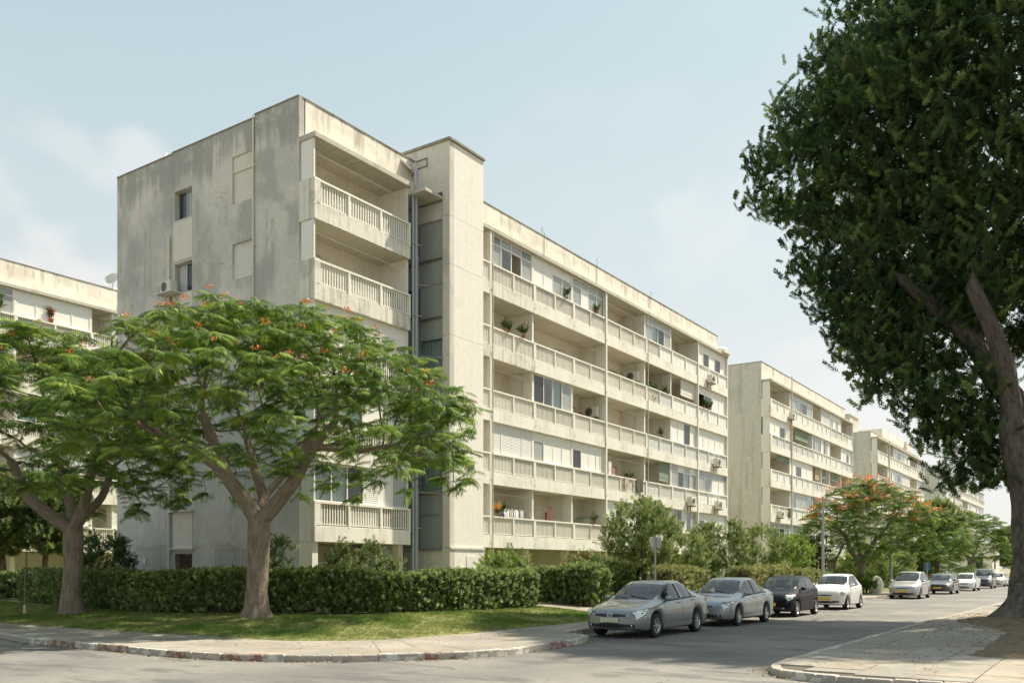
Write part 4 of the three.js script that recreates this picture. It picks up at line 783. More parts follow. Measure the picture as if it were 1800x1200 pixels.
flameTree('flame_tree', 'russet-tinged street tree farther on, before the street-end house', [112, .15, -14.2],
  [{ pts: [[0, -.1, 0, .24], [0, 1.4, 0, .2], [.1, 2.4, 0, .18]] }, { join: 1, pts: [[.1, 2.1, 0, .15], [-.9, 3.2, .5, .11], [-1.6, 4.2, 1, .08]] }, { join: 1, pts: [[.1, 2.1, 0, .15], [.8, 3.2, -.5, .11], [1.5, 4.4, -1, .08]] }],
  { cx: 0, cz: 0, rx: 5.0, rz: 5.0, top: 8.2, rim: 4.4, thick: 3.6 }, { seed: 41, points: 520, bloom: .25, flower: 1.6, per: 10, along: .6, frond: 1.4, group: 'street trees far down the road' });

// ---------------------------------------------------------------- the great fig on the right
{
  const rng = rngOf(71), tw = [twigGeo(46, .42, .085, 1), twigGeo(40, .36, .09, 2), twigGeo(52, .48, .08, 3)];
  const FIG = [[.058, .118, .038], [.076, .145, .044], [.045, .095, .031], [.12, .20, .056], [.21, .29, .085]];
  const foot = spline([[-9, 11.5], [-8, 10.5], [-7, 9.3], [-5.1, 7.7], [-4.2, 6.4], [-2.9, 6.2], [-1.75, 8.0], [-.9, 9.3], [.5, 9.6], [4, 8.5], [9, 9.5]]);
  const pts = [...ballPts(rng, 3600, 1.3, 14.0, -.6, 5.8, 8.5, 7.6, .36, 4, .62)].filter((p) => { const r = CS * p.x + CX * p.z; const f = CX * p.x - CS * p.z; return p.y > foot(r) + .6 - (f > 1.2 && r < -1 ? -.2 : 0) - (r > 1.2 ? 2 : 0); });  // crown foot drops on the unseen right: foliage added to shade the limbs
  for (const [r, y, f, R, n] of [[-2.0, 5.7, 1.0, 1.1, 36], [-1.5, 4.6, 1.3, .85, 26], [-2.9, 6.6, .8, .9, 24]]) { const q = RF(r, y, f); pts.push(...ballPts(rng, n, q[0], y, q[2], R, R * .8, R, .4, 9)); }
  leafyTree('fig_tree', 'huge dark fig tree leaning in over the road from the right, thick grey trunk', 'tree', [31.8, .2, -2.2],
    [{ pts: [RF(.0, -.2, 0, .80), RF(.0, .7, 0, .73), RF(.05, 1.8, 0, .70), RF(0, 3.0, 0, .71), RF(-.05, 3.9, 0, .68)] },
      { join: 1, pts: [RF(-.1, 3.6, -.1, .5), RF(-.55, 4.4, -.3, .42), RF(-1.0, 5.4, -.5, .36), RF(-1.3, 6.6, -.9, .30), RF(-1.9, 8.0, -1.4, .24), RF(-3.0, 9.6, -2.0, .18)] },
      { join: 1, pts: [RF(.0, 3.8, .0, .52), RF(.1, 5.0, .1, .46), RF(-.2, 6.2, .2, .40), RF(-1.0, 7.4, .3, .34), RF(-2.0, 8.8, .3, .27), RF(-3.8, 10.6, .6, .2)] },
      { join: 1, pts: [RF(.2, 3.7, .1, .5), RF(.9, 4.9, .3, .42), RF(1.6, 6.4, .8, .34), RF(2.6, 8.4, 1.4, .26), RF(3.6, 10.4, 2.0, .2)] },
      { join: 1, pts: [RF(-.1, 5.6, .15, .3), RF(.2, 7.2, -.4, .27), RF(.5, 9.2, -.9, .22), RF(.3, 12, -1.3, .16)] },
      { join: 1, pts: [RF(-1.0, 7.4, .3, .2), RF(-1.4, 9.0, .9, .18), RF(-1.5, 11.2, 1.5, .14), RF(-1.2, 14, 1.6, .10)] }],
    pts, { seed: 8, twigs: tw, cols: FIG, bark: M.barkFig, step: .42, reach: 7, kill: .55, perTip: 19, perNode: 10, spread: .56, size: 1.1, leafR: .05, minR: .014, flare: [.73, 1.6, 1.2, 7], wob: .16, rounds: 160, tipR: .012 });
}
// ---------------------------------------------------------------- hedges, bushes, grass, litter
const hedgeTw = [twigGeo(18, .16, .05, 11, { wide: .36 }), twigGeo(16, .14, .054, 12, { wide: .36 }), twigGeo(20, .18, .047, 13, { wide: .34 })];
const HEDGE = [[.22, .30, .075], [.29, .36, .105], [.155, .23, .058], [.40, .46, .19], [.11, .17, .045]];
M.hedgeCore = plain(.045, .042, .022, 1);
function hedge(label, pts, w, top, o = {}) {
  const L = pathOf(pts), rng = rngOf(o.seed ?? 5), c = L.at(L.length / 2), root = thing('hedge', label, 'hedge', [c.x, 0, c.z], 0, o.group), ms = hedgeTw.map(() => []), cs = hedgeTw.map(() => []);
  const fr = (s, d) => { const p = L.at(s), t = L.at(s + .2).sub(L.at(s - .2)).normalize(); return [p.x - t.z * d, p.z + t.x * d]; };
  const gy = (x, z) => (x < 61 && z > -65 ? yardY(x, z) : .2);
  const n = Math.round(L.length * (o.density ?? 480) * (top - .3) / 1.4);
  for (let i = 0; i < n; i++) {
    const s = rng() * L.length, endK = Math.min(1, Math.min(s, L.length - s) / .35), bump = .15 * (fbm(s * .9, 3, 3, (o.seed ?? 5) + 2) - .5) * 2, side = rng();
    const ht = top + bump - (1 - Math.sqrt(1 - (1 - endK) ** 2)) * .35, ww = (w / 2) * (.86 + .14 * Math.sqrt(endK)) + .10 * (fbm(s * 1.1, 9, 3, 7) - .5);
    let d, y; const q = fr(s, 0), g = gy(q[0], q[1]);
    if (side < .30) { d = (rng() * 2 - 1) * ww; y = ht - .10 * rng() - .14 * Math.pow(Math.abs(d / ww), 5); }
    else { d = (side < .72 ? (o.front ?? 1) : -(o.front ?? 1)) * ww * (1 - .28 * rng() * rng()); const t = Math.pow(rng(), .82); y = lerp(g + .0, ht - .03, t); d += .07 * (fbm(s * 2.2, y * 2.2, 3, 3) - .5) * 2; if (t < .18 && rng() < (o.bare ?? .2)) continue; if (y > ht - .2) d *= .95; }
    const P = fr(clamp(s + (rng() - .5) * .1, 0, L.length), d), h = rng() * 3 | 0;
    ms[h].push(M4(P[0] - c.x, y, P[1] - c.z, (rng() - .5) * 2.4, rng() * 6.28, (rng() - .5) * 2.4, .75 + .6 * rng())); cs[h].push(greens(rng, o.cols ?? HEDGE, .28));
  }
  ms.forEach((m, k) => instanced('foliage', hedgeTw[k], M.leaf, m, cs[k], root));
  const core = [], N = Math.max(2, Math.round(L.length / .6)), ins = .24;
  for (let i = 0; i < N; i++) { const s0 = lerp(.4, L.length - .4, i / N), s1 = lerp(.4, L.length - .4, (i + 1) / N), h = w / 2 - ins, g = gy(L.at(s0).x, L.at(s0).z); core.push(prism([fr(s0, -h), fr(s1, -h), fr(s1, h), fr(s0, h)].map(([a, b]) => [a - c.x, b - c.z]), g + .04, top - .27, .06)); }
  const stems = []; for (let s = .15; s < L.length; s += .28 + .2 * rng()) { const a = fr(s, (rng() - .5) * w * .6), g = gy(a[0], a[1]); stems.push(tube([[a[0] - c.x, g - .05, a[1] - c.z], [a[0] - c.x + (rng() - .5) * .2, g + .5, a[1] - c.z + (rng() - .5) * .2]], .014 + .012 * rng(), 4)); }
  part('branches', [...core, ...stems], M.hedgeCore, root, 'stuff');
  return root;
}
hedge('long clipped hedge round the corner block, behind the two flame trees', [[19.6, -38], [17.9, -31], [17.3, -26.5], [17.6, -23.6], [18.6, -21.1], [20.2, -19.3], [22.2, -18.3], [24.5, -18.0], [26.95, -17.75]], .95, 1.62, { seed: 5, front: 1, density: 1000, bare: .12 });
hedge('hedge along the entrance path behind the front silver sedan', [[29.95, -19.7], [29.95, -16.25]], 1.0, 1.78, { seed: 6, front: -1, density: 900, bare: .12 });
hedge('tall ragged dark hedge behind the sign post', [[31.3, -18.0], [36, -17.9]], 1.2, 1.95, { seed: 7, density: 500 });
hedge('pale clipped hedge right of the sign post', [[32.5, -15.2], [36.6, -15.2]], .95, 1.72, { seed: 8, density: 600, cols: [[.28, .30, .10], [.36, .36, .13], [.2, .23, .07]] });
hedge('pale clipped box hedge behind the black hatchback', [[41.6, -15.2], [48.0, -15.2]], 1.0, 1.78, { seed: 9, density: 560, cols: [[.30, .32, .11], [.37, .37, .14], [.2, .24, .07]] });
hedge('short pale hedge between the black and the white hatchback', [[49.8, -15.2], [53.8, -15.2]], .95, 1.66, { seed: 10, density: 520, cols: [[.31, .32, .12], [.36, .36, .13], [.2, .24, .07]] });
hedge('low dark hedge in front of the second block', [[55, -15.4], [61.5, -15.4]], 1, 1.5, { seed: 11, density: 420 });
hedge('dark hedge behind the lawn at the photo’s left edge', [[15.5, -41.5], [22.3, -41.5]], 1, 1.45, { seed: 12, density: 400, front: 1 });

const bushTw = [twigGeo(22, .3, .075, 21, { wide: .3 }), twigGeo(20, .26, .08, 22, { wide: .28 }), twigGeo(26, .34, .07, 23, { wide: .3 })];
const stemsOf = (n, h, r, rng, sp = .5) => Array.from({ length: n }, (_, i) => { const a = i * 2.4 + rng(), q = sp * (.4 + rng()); return { pts: [[Math.cos(a) * .1, -.1, Math.sin(a) * .1, r], [Math.cos(a) * q * .5, h * .5, Math.sin(a) * q * .5, r * .8], [Math.cos(a) * q, h, Math.sin(a) * q, r * .55]] }; });
function bush(name, label, [x, z], cy, rx, ry, rz, o = {}) {
  const rng = rngOf(o.seed ?? 1), g = x < 61 && z > -65 ? yardY(x, z) : .2, pts = ballPts(rng, o.n ?? 150, 0, cy - g, 0, rx, ry, rz, .42, o.seed ?? 1).filter((p) => p.y > .12);
  return leafyTree(name, label, o.category ?? 'bush', [x, g, z], o.limbs ?? stemsOf(o.stems ?? 4, Math.max(.4, cy - g - ry * .5), .045, rng, rx * .5), pts, { seed: o.seed ?? 1, twigs: bushTw, cols: o.cols ?? [[.10, .15, .035], [.15, .19, .05], [.07, .115, .028], [.22, .24, .08]], perTip: o.perTip ?? 15, perNode: o.perNode ?? 7, spread: .24, step: .24, kill: .4, reach: 3, size: o.size ?? 1, tipR: .008, leafR: .04, minR: .007, woodName: o.woodName ?? 'branches', leafName: 'foliage', group: o.group });
}
const OL = [[.21, .28, .075], [.28, .34, .11], [.145, .21, .055], [.36, .40, .16]], YG = [[.28, .39, .07], [.35, .45, .085], [.2, .3, .055]], DK = [[.065, .115, .032], [.09, .15, .04], [.13, .20, .055]];
bush('orange_tree', 'small round citrus tree behind the sign post and the front silver sedan', [34.7, -17.0], 3.15, 1.75, 1.55, 1.6, { category: 'tree', seed: 31, n: 260, cols: OL, woodName: 'trunk', limbs: [{ pts: [[-.1, -.1, .05, .12], [.1, .7, 0, .10], [.3, 1.3, 0, .09]] }, { join: 1, pts: [[.3, 1.2, 0, .07], [-.4, 2.0, .2, .05], [-.8, 2.6, .4, .03]] }, { join: 1, pts: [[.3, 1.3, 0, .07], [.7, 2.1, -.2, .05], [1.0, 2.8, -.4, .03]] }] });
bush('bush', 'light olive bush between citrus tree and the large round shrub', [39.8, -17.2], 2.2, 1.35, 1.2, 1.2, { seed: 32, n: 130, cols: OL });
bush('bush', 'large rounded shrub before the far end of the long block', [44.6, -17.4], 2.55, 2.1, 1.75, 1.7, { seed: 33, n: 240, cols: [[.10, .145, .035], ...OL] });
bush('bush', 'grey-green shrub in front of the gap between first and second block', [50.6, -17.3], 2.45, 2.0, 1.6, 1.6, { seed: 34, n: 200, cols: OL });
bush('bush', 'bright yellow-green bush beside the street lamp', [56.0, -17.0], 2.35, 1.35, 1.5, 1.3, { seed: 35, n: 150, cols: YG });
bush('bush', 'dark shrub behind the street lamp pole', [60.5, -17.6], 2.4, 1.6, 1.5, 1.5, { seed: 36, n: 150, cols: DK });
bush('bush', 'leafy shrub under the corner balcony of the long block', [22.6, -21.9], 1.55, 2.0, 1.0, .8, { seed: 37, n: 170, cols: [[.14, .19, .05], [.2, .25, .08], [.10, .14, .04]] });
bush('bush', 'rounded olive shrub at the foot of the stair tower', [30.6, -21.3], 1.5, 1.25, 1.0, .9, { seed: 38, n: 120, cols: YG.concat(OL) });
bush('bush', 'dark shrub against the gable wall, left end of the hedge', [20.2, -33.6], 1.7, 1.5, 1.3, 1.3, { seed: 39, n: 150, cols: DK });
bush('bush', 'slim spire-shaped shrub left of the corner balcony', [20.3, -23.4], 1.75, .42, 1.25, .42, { seed: 40, n: 70, cols: DK.concat(OL), stems: 2 });
bush('bush', 'shrub with reddish tips before the ground-floor grilles', [36.4, -20.6], 1.5, 2.2, .95, .8, { seed: 41, n: 140, cols: [...OL, [.24, .11, .04]] });
bush('bush', 'big green shrub in the garden left of the silver people carrier', [73, -16.4], 1.9, 2.6, 1.6, 1.8, { seed: 42, n: 150, cols: YG.concat(OL), size: 1.3 });
bush('bush', 'round green shrub behind the silver people carrier', [81, -16.2], 2.0, 2.6, 1.7, 1.8, { seed: 43, n: 150, cols: OL, size: 1.3 });
bush('bush', 'far shrub behind the dark grey sedan', [92, -16.4], 2.1, 3.2, 1.9, 2, { seed: 44, n: 140, cols: DK.concat(OL), size: 1.5 });
bush('bush', 'small clipped ball bush beside the pale boulder', [61.4, -13.95], .75, .7, .62, .6, { seed: 45, n: 70, cols: DK.concat(YG) });
bush('background_tree', 'leafy tree before the left block, standing nearest the photo’s edge', [22.4, -46.4], 4.6, 2.6, 2.4, 2.4, { category: 'tree', woodName: 'trunk', seed: 46, n: 200, cols: DK.concat(OL), size: 1.5, limbs: [{ pts: [[0, -.1, 0, .17], [.1, 1.4, 0, .15], [0, 2.9, 0, .13]] }, { join: 1, pts: [[0, 2.6, 0, .1], [-.8, 3.8, .3, .06]] }, { join: 1, pts: [[0, 2.6, 0, .1], [.8, 3.9, -.3, .06]] }], group: 'trees in front of the left block' });
bush('background_tree', 'leafy tree before the left block, just left of the flame tree trunk', [24.3, -45.6], 4.4, 2.3, 2.2, 2.2, { category: 'tree', woodName: 'trunk', seed: 47, n: 180, cols: DK.concat(OL), size: 1.5, limbs: [{ pts: [[0, -.1, 0, .16], [-.1, 1.4, 0, .14], [0, 2.8, 0, .12]] }, { join: 1, pts: [[0, 2.5, 0, .1], [-.7, 3.7, -.3, .06]] }, { join: 1, pts: [[0, 2.5, 0, .1], [.8, 3.8, .3, .06]] }], group: 'trees in front of the left block' });
bush('street_tree', 'bare-stemmed tree in a round planter far down the street', [90.6, -14.2], 6.2, 2.3, 1.7, 2.2, { category: 'tree', woodName: 'trunk', seed: 48, n: 120, cols: OL, size: 1.8, limbs: [{ pts: [[0, .6, 0, .24], [0, 2.4, 0, .22], [.1, 4.6, 0, .2]] }] });
solo('planter', lathe([[0, 0], [1.15, 0], [1.2, .1], [1.15, .95], [1.22, 1.0], [1.22, 1.1], [1.0, 1.1], [.98, .95], [0, .95]], 22), M.grime, 'round concrete planter round the foot of the bare-stemmed tree', 'planter', undefined, [90.6, .14, -14.2]);
// far-off greenery that closes the street
for (const [i, x, z, y, r] of [[0, 190, -9, 5, 5.5], [1, 182, 4, 6, 6], [2, 160, 6, 5.5, 5], [3, 140, 7, 5, 4.5], [4, 205, -16, 6, 6]]) bush('far_tree', ['hazy tree closing the end of the street', 'hazy tree right of the street end', 'green tree on the right far down the street', 'near green tree beyond the fig trunk', 'hazy tree beside the fourth block'][i], [x, z], y, r, r * .75, r, { category: 'tree', woodName: 'trunk', seed: 60 + i, n: 160, size: 3.2, cols: DK.concat(OL), perTip: 10, limbs: [{ pts: [[0, -.2, 0, .4], [0, 2, 0, .34], [.2, 3.5, 0, .25]] }], group: 'trees at the end of the street' });

// grass: short turf with dry patches
{
  const rng = rngOf(83), blades = (n, h, seed) => { const r = rngOf(seed), pos = []; for (let i = 0; i < n; i++) { const a = r() * 6.28, d = .05 * Math.sqrt(r()), x = Math.cos(a) * d, z = Math.sin(a) * d, b = r() * 6.28, l = h * (.5 + .8 * r()), w = .0055, le = .5 * l * r(); pos.push(x - Math.cos(b) * w, 0, z - Math.sin(b) * w, x + Math.cos(b) * w, 0, z + Math.sin(b) * w, x + Math.sin(b) * le, l, z - Math.cos(b) * le); } const g = new THREE.BufferGeometry(); g.setAttribute('position', new THREE.Float32BufferAttribute(pos, 3)); g.computeVertexNormals(); return g; };
  const tufts = [blades(12, .05, 1), blades(14, .065, 2), blades(10, .085, 3)], ms = [[], [], []], cs = [[], [], []];
  for (let i = 0; i < 90000; i++) {
    const x = 13.2 + rng() * 17, z = -13.3 - rng() * 25, d = lawnDist(x, z);
    if (d < .03 || d > 4.6 || (x > 27.4 && z < -13.5)) continue;
    if (x > 22 && d > 4.2) continue;
    const dry = fbm(x * .55, z * .55, 4, 91) * .62 + .38 * fbm(x * 2.3, z * 2.3, 3, 93) + .14 * sstep(.7, 0, d) ; if (dry > .62 && rng() < .5) continue;
    const h = rng() * 3 | 0, k = sstep(.42, .62, dry + .12 * (rng() - .5)), c = mix3([.16, .26, .045], [.34, .36, .125], k), q = .75 + .5 * rng();
    ms[h].push(M4(x, yardY(x, z) - .004, z, 0, rng() * 6.28, 0, .8 + .5 * rng(), (.7 + .5 * rng()) * (1 - .35 * k), .8 + .5 * rng())); cs[h].push(col(c[0] * q, c[1] * q, c[2] * q));
  }
  const G = new THREE.Group(); G.name = 'grass'; G.userData = { kind: 'stuff', label: 'short patchy lawn grass around the corner hedge', category: 'grass' }; scene.add(G);
  ms.forEach((m, k) => instanced('grass_tufts', tufts[k], M.leaf, m, cs[k], G));
  // dead leaves: by the kerbs, on the soil under the fig, on the pavement
  const lg = (() => { const pos = [], s = .035; pos.push(-s, 0, 0, 0, .008, s * .45, s * .1, .004, 0, -s, 0, 0, s * .1, .004, 0, 0, .008, -s * .45, s, .002, 0, s * .1, .004, 0, 0, .008, s * .45, s, .002, 0, 0, .008, -s * .45, s * .1, .004, 0); const g = new THREE.BufferGeometry(); g.setAttribute('position', new THREE.Float32BufferAttribute(pos, 3)); g.computeVertexNormals(); return g; })();
  const lm = [], lc = [], put = (x, y, z) => { lm.push(M4(x, y + .004, z, (rng() - .5) * .7, rng() * 6.28, (rng() - .5) * .7, .6 + .8 * rng())); const q = rng(); lc.push(q < .5 ? col(.28, .19, .085) : q < .8 ? col(.19, .11, .05) : col(.38, .29, .13)); };
  for (let i = 0; i < 3600; i++) { const a = rng() * 6.28, d = 6.5 * Math.pow(rng(), .7), x = 30.5 + Math.cos(a) * d * 1.5, z = -1.9 + Math.sin(a) * d * .5; if (z > -5.0) put(x, z > -2.4 - 1.9 * Math.exp(-(((x - 31.4) / 3.4) ** 2)) ? .17 + .12 * Math.exp(-(((x - 31.6) / 1.6) ** 2 + ((z + 2.4) / 1.5) ** 2)) : .135, z); }
  for (let i = 0; i < 1500; i++) { const s = rng() * kerbR.length, p = kerbR.at(s); if (p.x > 14 && p.x < 45 && p.z < 0) put(p.x + .1 * rng(), .006, p.z - .04 - .5 * rng() * rng()); }
  for (let i = 0; i < 1300; i++) { const s = rng() * kerbLine.length, p = kerbLine.at(s), t = kerbLine.at(s + .1).sub(kerbLine.at(s - .1)).normalize(), d = .03 + .3 * rng() * rng(); put(p.x - t.z * d, .006, p.z + t.x * d); }
  for (let i = 0; i < 900; i++) put(19 + rng() * 22, .006, -11.95 + 3.4 * Math.pow(rng(), 1.6));
  for (let i = 0; i < 500; i++) put(15 + rng() * 25, .135, -4.6 + rng() * 2.2);
  for (let i = 0; i < 500; i++) { const x = 12 + rng() * 8, z = -12 - rng() * 14; const d = lawnDist(x, z); if (d < 0 && d > -2.2 && kerbLine) put(x, .137, z); else if (d > 0) put(x, yardY(x, z) + .02, z); }
  const F = instanced('fallen_leaves', lg, plain(1, 1, 1, .9), lm, lc, scene); F.material.side = THREE.DoubleSide; Object.assign(F.userData, { label: 'dry fallen leaves along kerbs and under the fig', category: 'leaves' });
}
// ================================================================ parked cars
M.tyre = plain(.018, .018, .018, .85); M.rim = plain(.52, .52, .51, .32, .9); M.trim = plain(.022, .022, .023, .6); M.seat = plain(.07, .068, .065, .9);
M.chrome = plain(.75, .75, .74, .15, 1); M.lampGlass = new THREE.MeshPhysicalMaterial({ color: col(.60, .62, .61), roughness: .22, clearcoat: 1, clearcoatRoughness: .03, metalness: .5 }); M.lampAmber = plain(.7, .25, .04, .3); M.lampRed = new THREE.MeshPhysicalMaterial({ color: col(.35, .015, .012), roughness: .2, clearcoat: 1 });
M.carGlass = new THREE.MeshPhysicalMaterial({ color: col(.62, .70, .70), roughness: .02, transmission: 1, thickness: 0, ior: 1.75 });
const paint = (r, g, b, metal = .55) => new THREE.MeshPhysicalMaterial({ color: col(r, g, b), roughness: .38, metalness: metal, clearcoat: 1, clearcoatRoughness: .06 });
const blackPaint = new THREE.MeshPhysicalMaterial({ color: col(.005, .006, .010), roughness: .5, specularIntensity: .1, clearcoat: .35, clearcoatRoughness: .04 });
M.plateY = plain(.78, .50, .03, .5); M.plateW = plain(.62, .58, .42, .5);

const wheelCache = new Map();
function wheelGeo(R, kind) {
  const key = R + kind; if (wheelCache.has(key)) return wheelCache.get(key);
  const w = .19, r = R * .66, tyre = lathe([[r, -w / 2], [R * .93, -w / 2], [R * .985, -w / 2 + .02], [R, -w / 2 + .05], [R, w / 2 - .05], [R * .985, w / 2 - .02], [R * .93, w / 2], [r, w / 2]], 30).rotateX(Math.PI / 2);
  const rim = [lathe([[r, -.06], [r + .004, w / 2 - .012], [r - .02, w / 2 - .004], [r - .035, w / 2 - .03], [r - .045, .0], [r - .05, -.06]], 30).rotateX(Math.PI / 2).toNonIndexed()];
  const sp = kind === 'plain' ? 10 : 6;
  for (let i = 0; i < sp; i++) { const a = i / sp * 6.2832; for (const q of kind === 'plain' ? [0] : [-.16, .16]) { const g = new THREE.BoxGeometry(r - .04, kind === 'plain' ? .035 : .028, .022).translate((r - .04) / 2 + .02, 0, w / 2 - .035).toNonIndexed(); g.rotateZ(a + q * .55); rim.push(g); } }
  rim.push(new THREE.CylinderGeometry(.055, .06, .04, 14).rotateX(Math.PI / 2).translate(0, 0, w / 2 - .03).toNonIndexed());
  const back = new THREE.CylinderGeometry(r - .03, r - .03, .02, 24).rotateX(Math.PI / 2).translate(0, 0, -.02).toNonIndexed();
  const out = { tyre, rim: merge(rim), back }; wheelCache.set(key, out); return out;
}
function car(name, label, X, Z, S) {
  const root = thing(name, label, 'car', [X, 0, Z], 0, 'cars parked along the kerb'), L = S.len, body = S.paint;
  const T = spline(S.top), B = spline(S.belt), W = spline(S.wid), Rw = spline(S.roof), zb0 = spline(S.sill ?? [[0, .24], [.4, .2], [L - .5, .2], [L, .3]]), R = S.R ?? .31, ra = R + .055, wx = S.wheels;
  const zb = (x) => { let b = zb0(x); for (const c of wx) { const d = Math.abs(x - c); if (d < ra) b = Math.max(b, R - .015 + Math.sqrt(ra * ra - d * d)); } return b; };
  const sect = (x) => {                                      // half section from under the sill to the middle of the roof
    const t = T(x), b = Math.min(B(x), t - .012), w = W(x), r = Math.min(Rw(x), w * .97), z = Math.min(zb(x), b - .05), g = sstep(.13, .30, t - b);
    return [[w * .45, z], [w * .93, z], [w * .982, z + Math.min(.05, (b - z) * .3)], [w * .998, lerp(z, b, .38)], [w, lerp(z, b, .66)], [w * .985, lerp(z, b, .9)], [w * .965, b], [w * .93, b + Math.min(.022, (t - b) * .2)],
      [lerp(w * .80, r + .018, g), lerp(b + (t - b) * .72, t - .085, g)], [lerp(w * .66, r - .03, g), lerp(b + (t - b) * .86, t - .028, g)], [lerp(w * .36, r * .55, g), lerp(b + (t - b) * .97, t - .005, g)], [0, t]];
  };
  const NS = 12, at = (x, v, s = 1, off = 0) => { const p = sect(x), i = Math.min(NS - 2, Math.floor(v)), f = v - i; const y = lerp(p[i][0], p[i + 1][0], f), z = lerp(p[i][1], p[i + 1][1], f); if (!off) return [x, z, s * y]; const dy = p[i + 1][0] - p[i][0], dz = p[i + 1][1] - p[i][1], l = Math.hypot(dy, dz) || 1; return [x, z - dy / l * off, s * (y + dz / l * off)]; };
  const xs = new Set([0, L, ...S.cuts, ...S.sides.flat(), S.ws[0], S.ws[1], S.rs[0], S.rs[1]]); for (let i = 0; i <= 46; i++) xs.add(L * i / 46); for (const d of [.02, .05, .09, .14]) { xs.add(d); xs.add(L - d); } for (const c of wx) for (let k = -8; k <= 8; k++) xs.add(c + ra * Math.sin(k / 8 * Math.PI / 2) * .999);
  const X0 = [...xs].filter((x) => x >= 0 && x <= L).sort((a, b) => a - b).filter((x, i, a) => !i || x - a[i - 1] > .006);
  const pos = [], idx = [], gl = { windshield: [], rear_window: [] }, sideGl = S.sides.map(() => [[], []]);
  for (const x of X0) for (const s of [1, -1]) sect(x).forEach(([y, z]) => pos.push(x, z, s * y));
  const inR = (a, b, [p, q]) => a >= p - 1e-4 && b <= q + 1e-4;
  for (let i = 0; i < X0.length - 1; i++) for (let s = 0; s < 2; s++) for (let k = 0; k < NS - 1; k++) {
    const a = (i * 2 + s) * NS + k, b = a + 1, c = a + 2 * NS, d = c + 1; let into = idx;
    if (k >= 9 && inR(X0[i], X0[i + 1], S.ws)) into = gl.windshield; else if (k >= 9 && inR(X0[i], X0[i + 1], S.rs)) into = gl.rear_window;
    else if (k === 7) S.sides.forEach((q, n) => { if (inR(X0[i], X0[i + 1], q)) into = sideGl[n][s]; });
    s === 0 ? into.push(a, c, b, b, c, d) : into.push(a, b, c, b, d, c);
  }
  // nose and tail: rounded caps
  const cap = (x, bulge, front) => { const p = sect(x), full = [...p.map(([y, z]) => [y, z]), ...p.slice(0, -1).reverse().map(([y, z]) => [-y, z])], n0 = pos.length / 3, rings = 5, zc = (p[1][1] + p[NS - 1][1]) / 2, wm = W(x); for (let r = 0; r <= rings; r++) { const t = 1 - r / rings; full.forEach(([y, z]) => { const yy = y * t, zz = zc + (z - zc) * t; pos.push(x + (front ? -1 : 1) * bulge * (1 - Math.pow(Math.max(Math.abs(yy) / wm, Math.abs(zz - zc) / (p[NS - 1][1] - zc) * .9), 2.2)), zz, yy); }); } const m = full.length; for (let r = 0; r < rings; r++) for (let k = 0; k < m; k++) { const a = n0 + r * m + k, b = n0 + r * m + (k + 1) % m, c = a + m, d = b + m; front ? idx.push(a, b, c, b, d, c) : idx.push(a, c, b, b, c, d); } };
  const FB = S.bulge ?? .10; cap(0, FB, true); cap(L, .05, false);
  const geoOf = (ix) => { const g = new THREE.BufferGeometry(); g.setAttribute('position', new THREE.Float32BufferAttribute(pos, 3)); g.setIndex(ix); g.computeVertexNormals(); const used = new Map(), np = [], nn = [], ni = []; for (const v of ix) { if (!used.has(v)) { used.set(v, np.length / 3); np.push(pos[v * 3], pos[v * 3 + 1], pos[v * 3 + 2]); nn.push(g.attributes.normal.getX(v), g.attributes.normal.getY(v), g.attributes.normal.getZ(v)); } ni.push(used.get(v)); } const o = new THREE.BufferGeometry(); o.setAttribute('position', new THREE.Float32BufferAttribute(np, 3)); o.setAttribute('normal', new THREE.Float32BufferAttribute(nn, 3)); o.setIndex(ni); return o; };
  const shell = part('body', geoOf(idx), body, root);
  part('windshield', geoOf(gl.windshield), M.carGlass, root); part('rear_window', geoOf(gl.rear_window), M.carGlass, root);
  sideGl.forEach((q) => q.forEach((ix) => ix.length && part('side_window', geoOf(ix), M.carGlass, root)));
  const patch = (x0, x1, lo, hi, s, off, n = 10, m = 4) => { const g = grid(n, m, (u, v) => { const x = lerp(x0, x1, u); return at(x, lerp(lo(u), hi(u), v), s, off); }); if (s > 0) { const ix = g.index.array; for (let i = 0; i < ix.length; i += 3) { const q = ix[i]; ix[i] = ix[i + 1]; ix[i + 1] = q; } g.computeVertexNormals(); } return g.toNonIndexed(); };
  const xf = (y, z, off) => { const p = sect(0), zc = (p[1][1] + p[NS - 1][1]) / 2; return -FB * (1 - Math.pow(Math.max(Math.abs(y) / W(0), Math.abs(z - zc) / (p[NS - 1][1] - zc) * .9), 2.2)) - off; };
  const front = (y0, y1, za, zb_, off) => grid(14, 3, (u, v) => { const y = lerp(y0, y1, u), z = lerp(za(u), zb_(u), v); return [xf(y, z, off), z, y]; }).toNonIndexed();
  // wheels
  for (const c of wx) for (const s of [1, -1]) { const g = wheelGeo(R, S.rim ?? 'alloy'), G = new THREE.Group(); G.name = 'wheel'; G.position.set(c, R, s * (W(c) - .10)); if (s < 0) G.rotation.y = Math.PI; root.add(G); part('tyre', g.tyre, M.tyre, G); part('rim', g.rim, M.rim, G); part('brake_disc', g.back, M.trim, G); }
  part('underbody', bx(.25, L - .25, .2, .34, -.62, .62), M.trim, root);
  part('wheel_wells', wx.map((c) => bx(c - ra, c + ra, .3, R + ra + .02, -W(c) * .62, W(c) * .62)), M.trim, root);
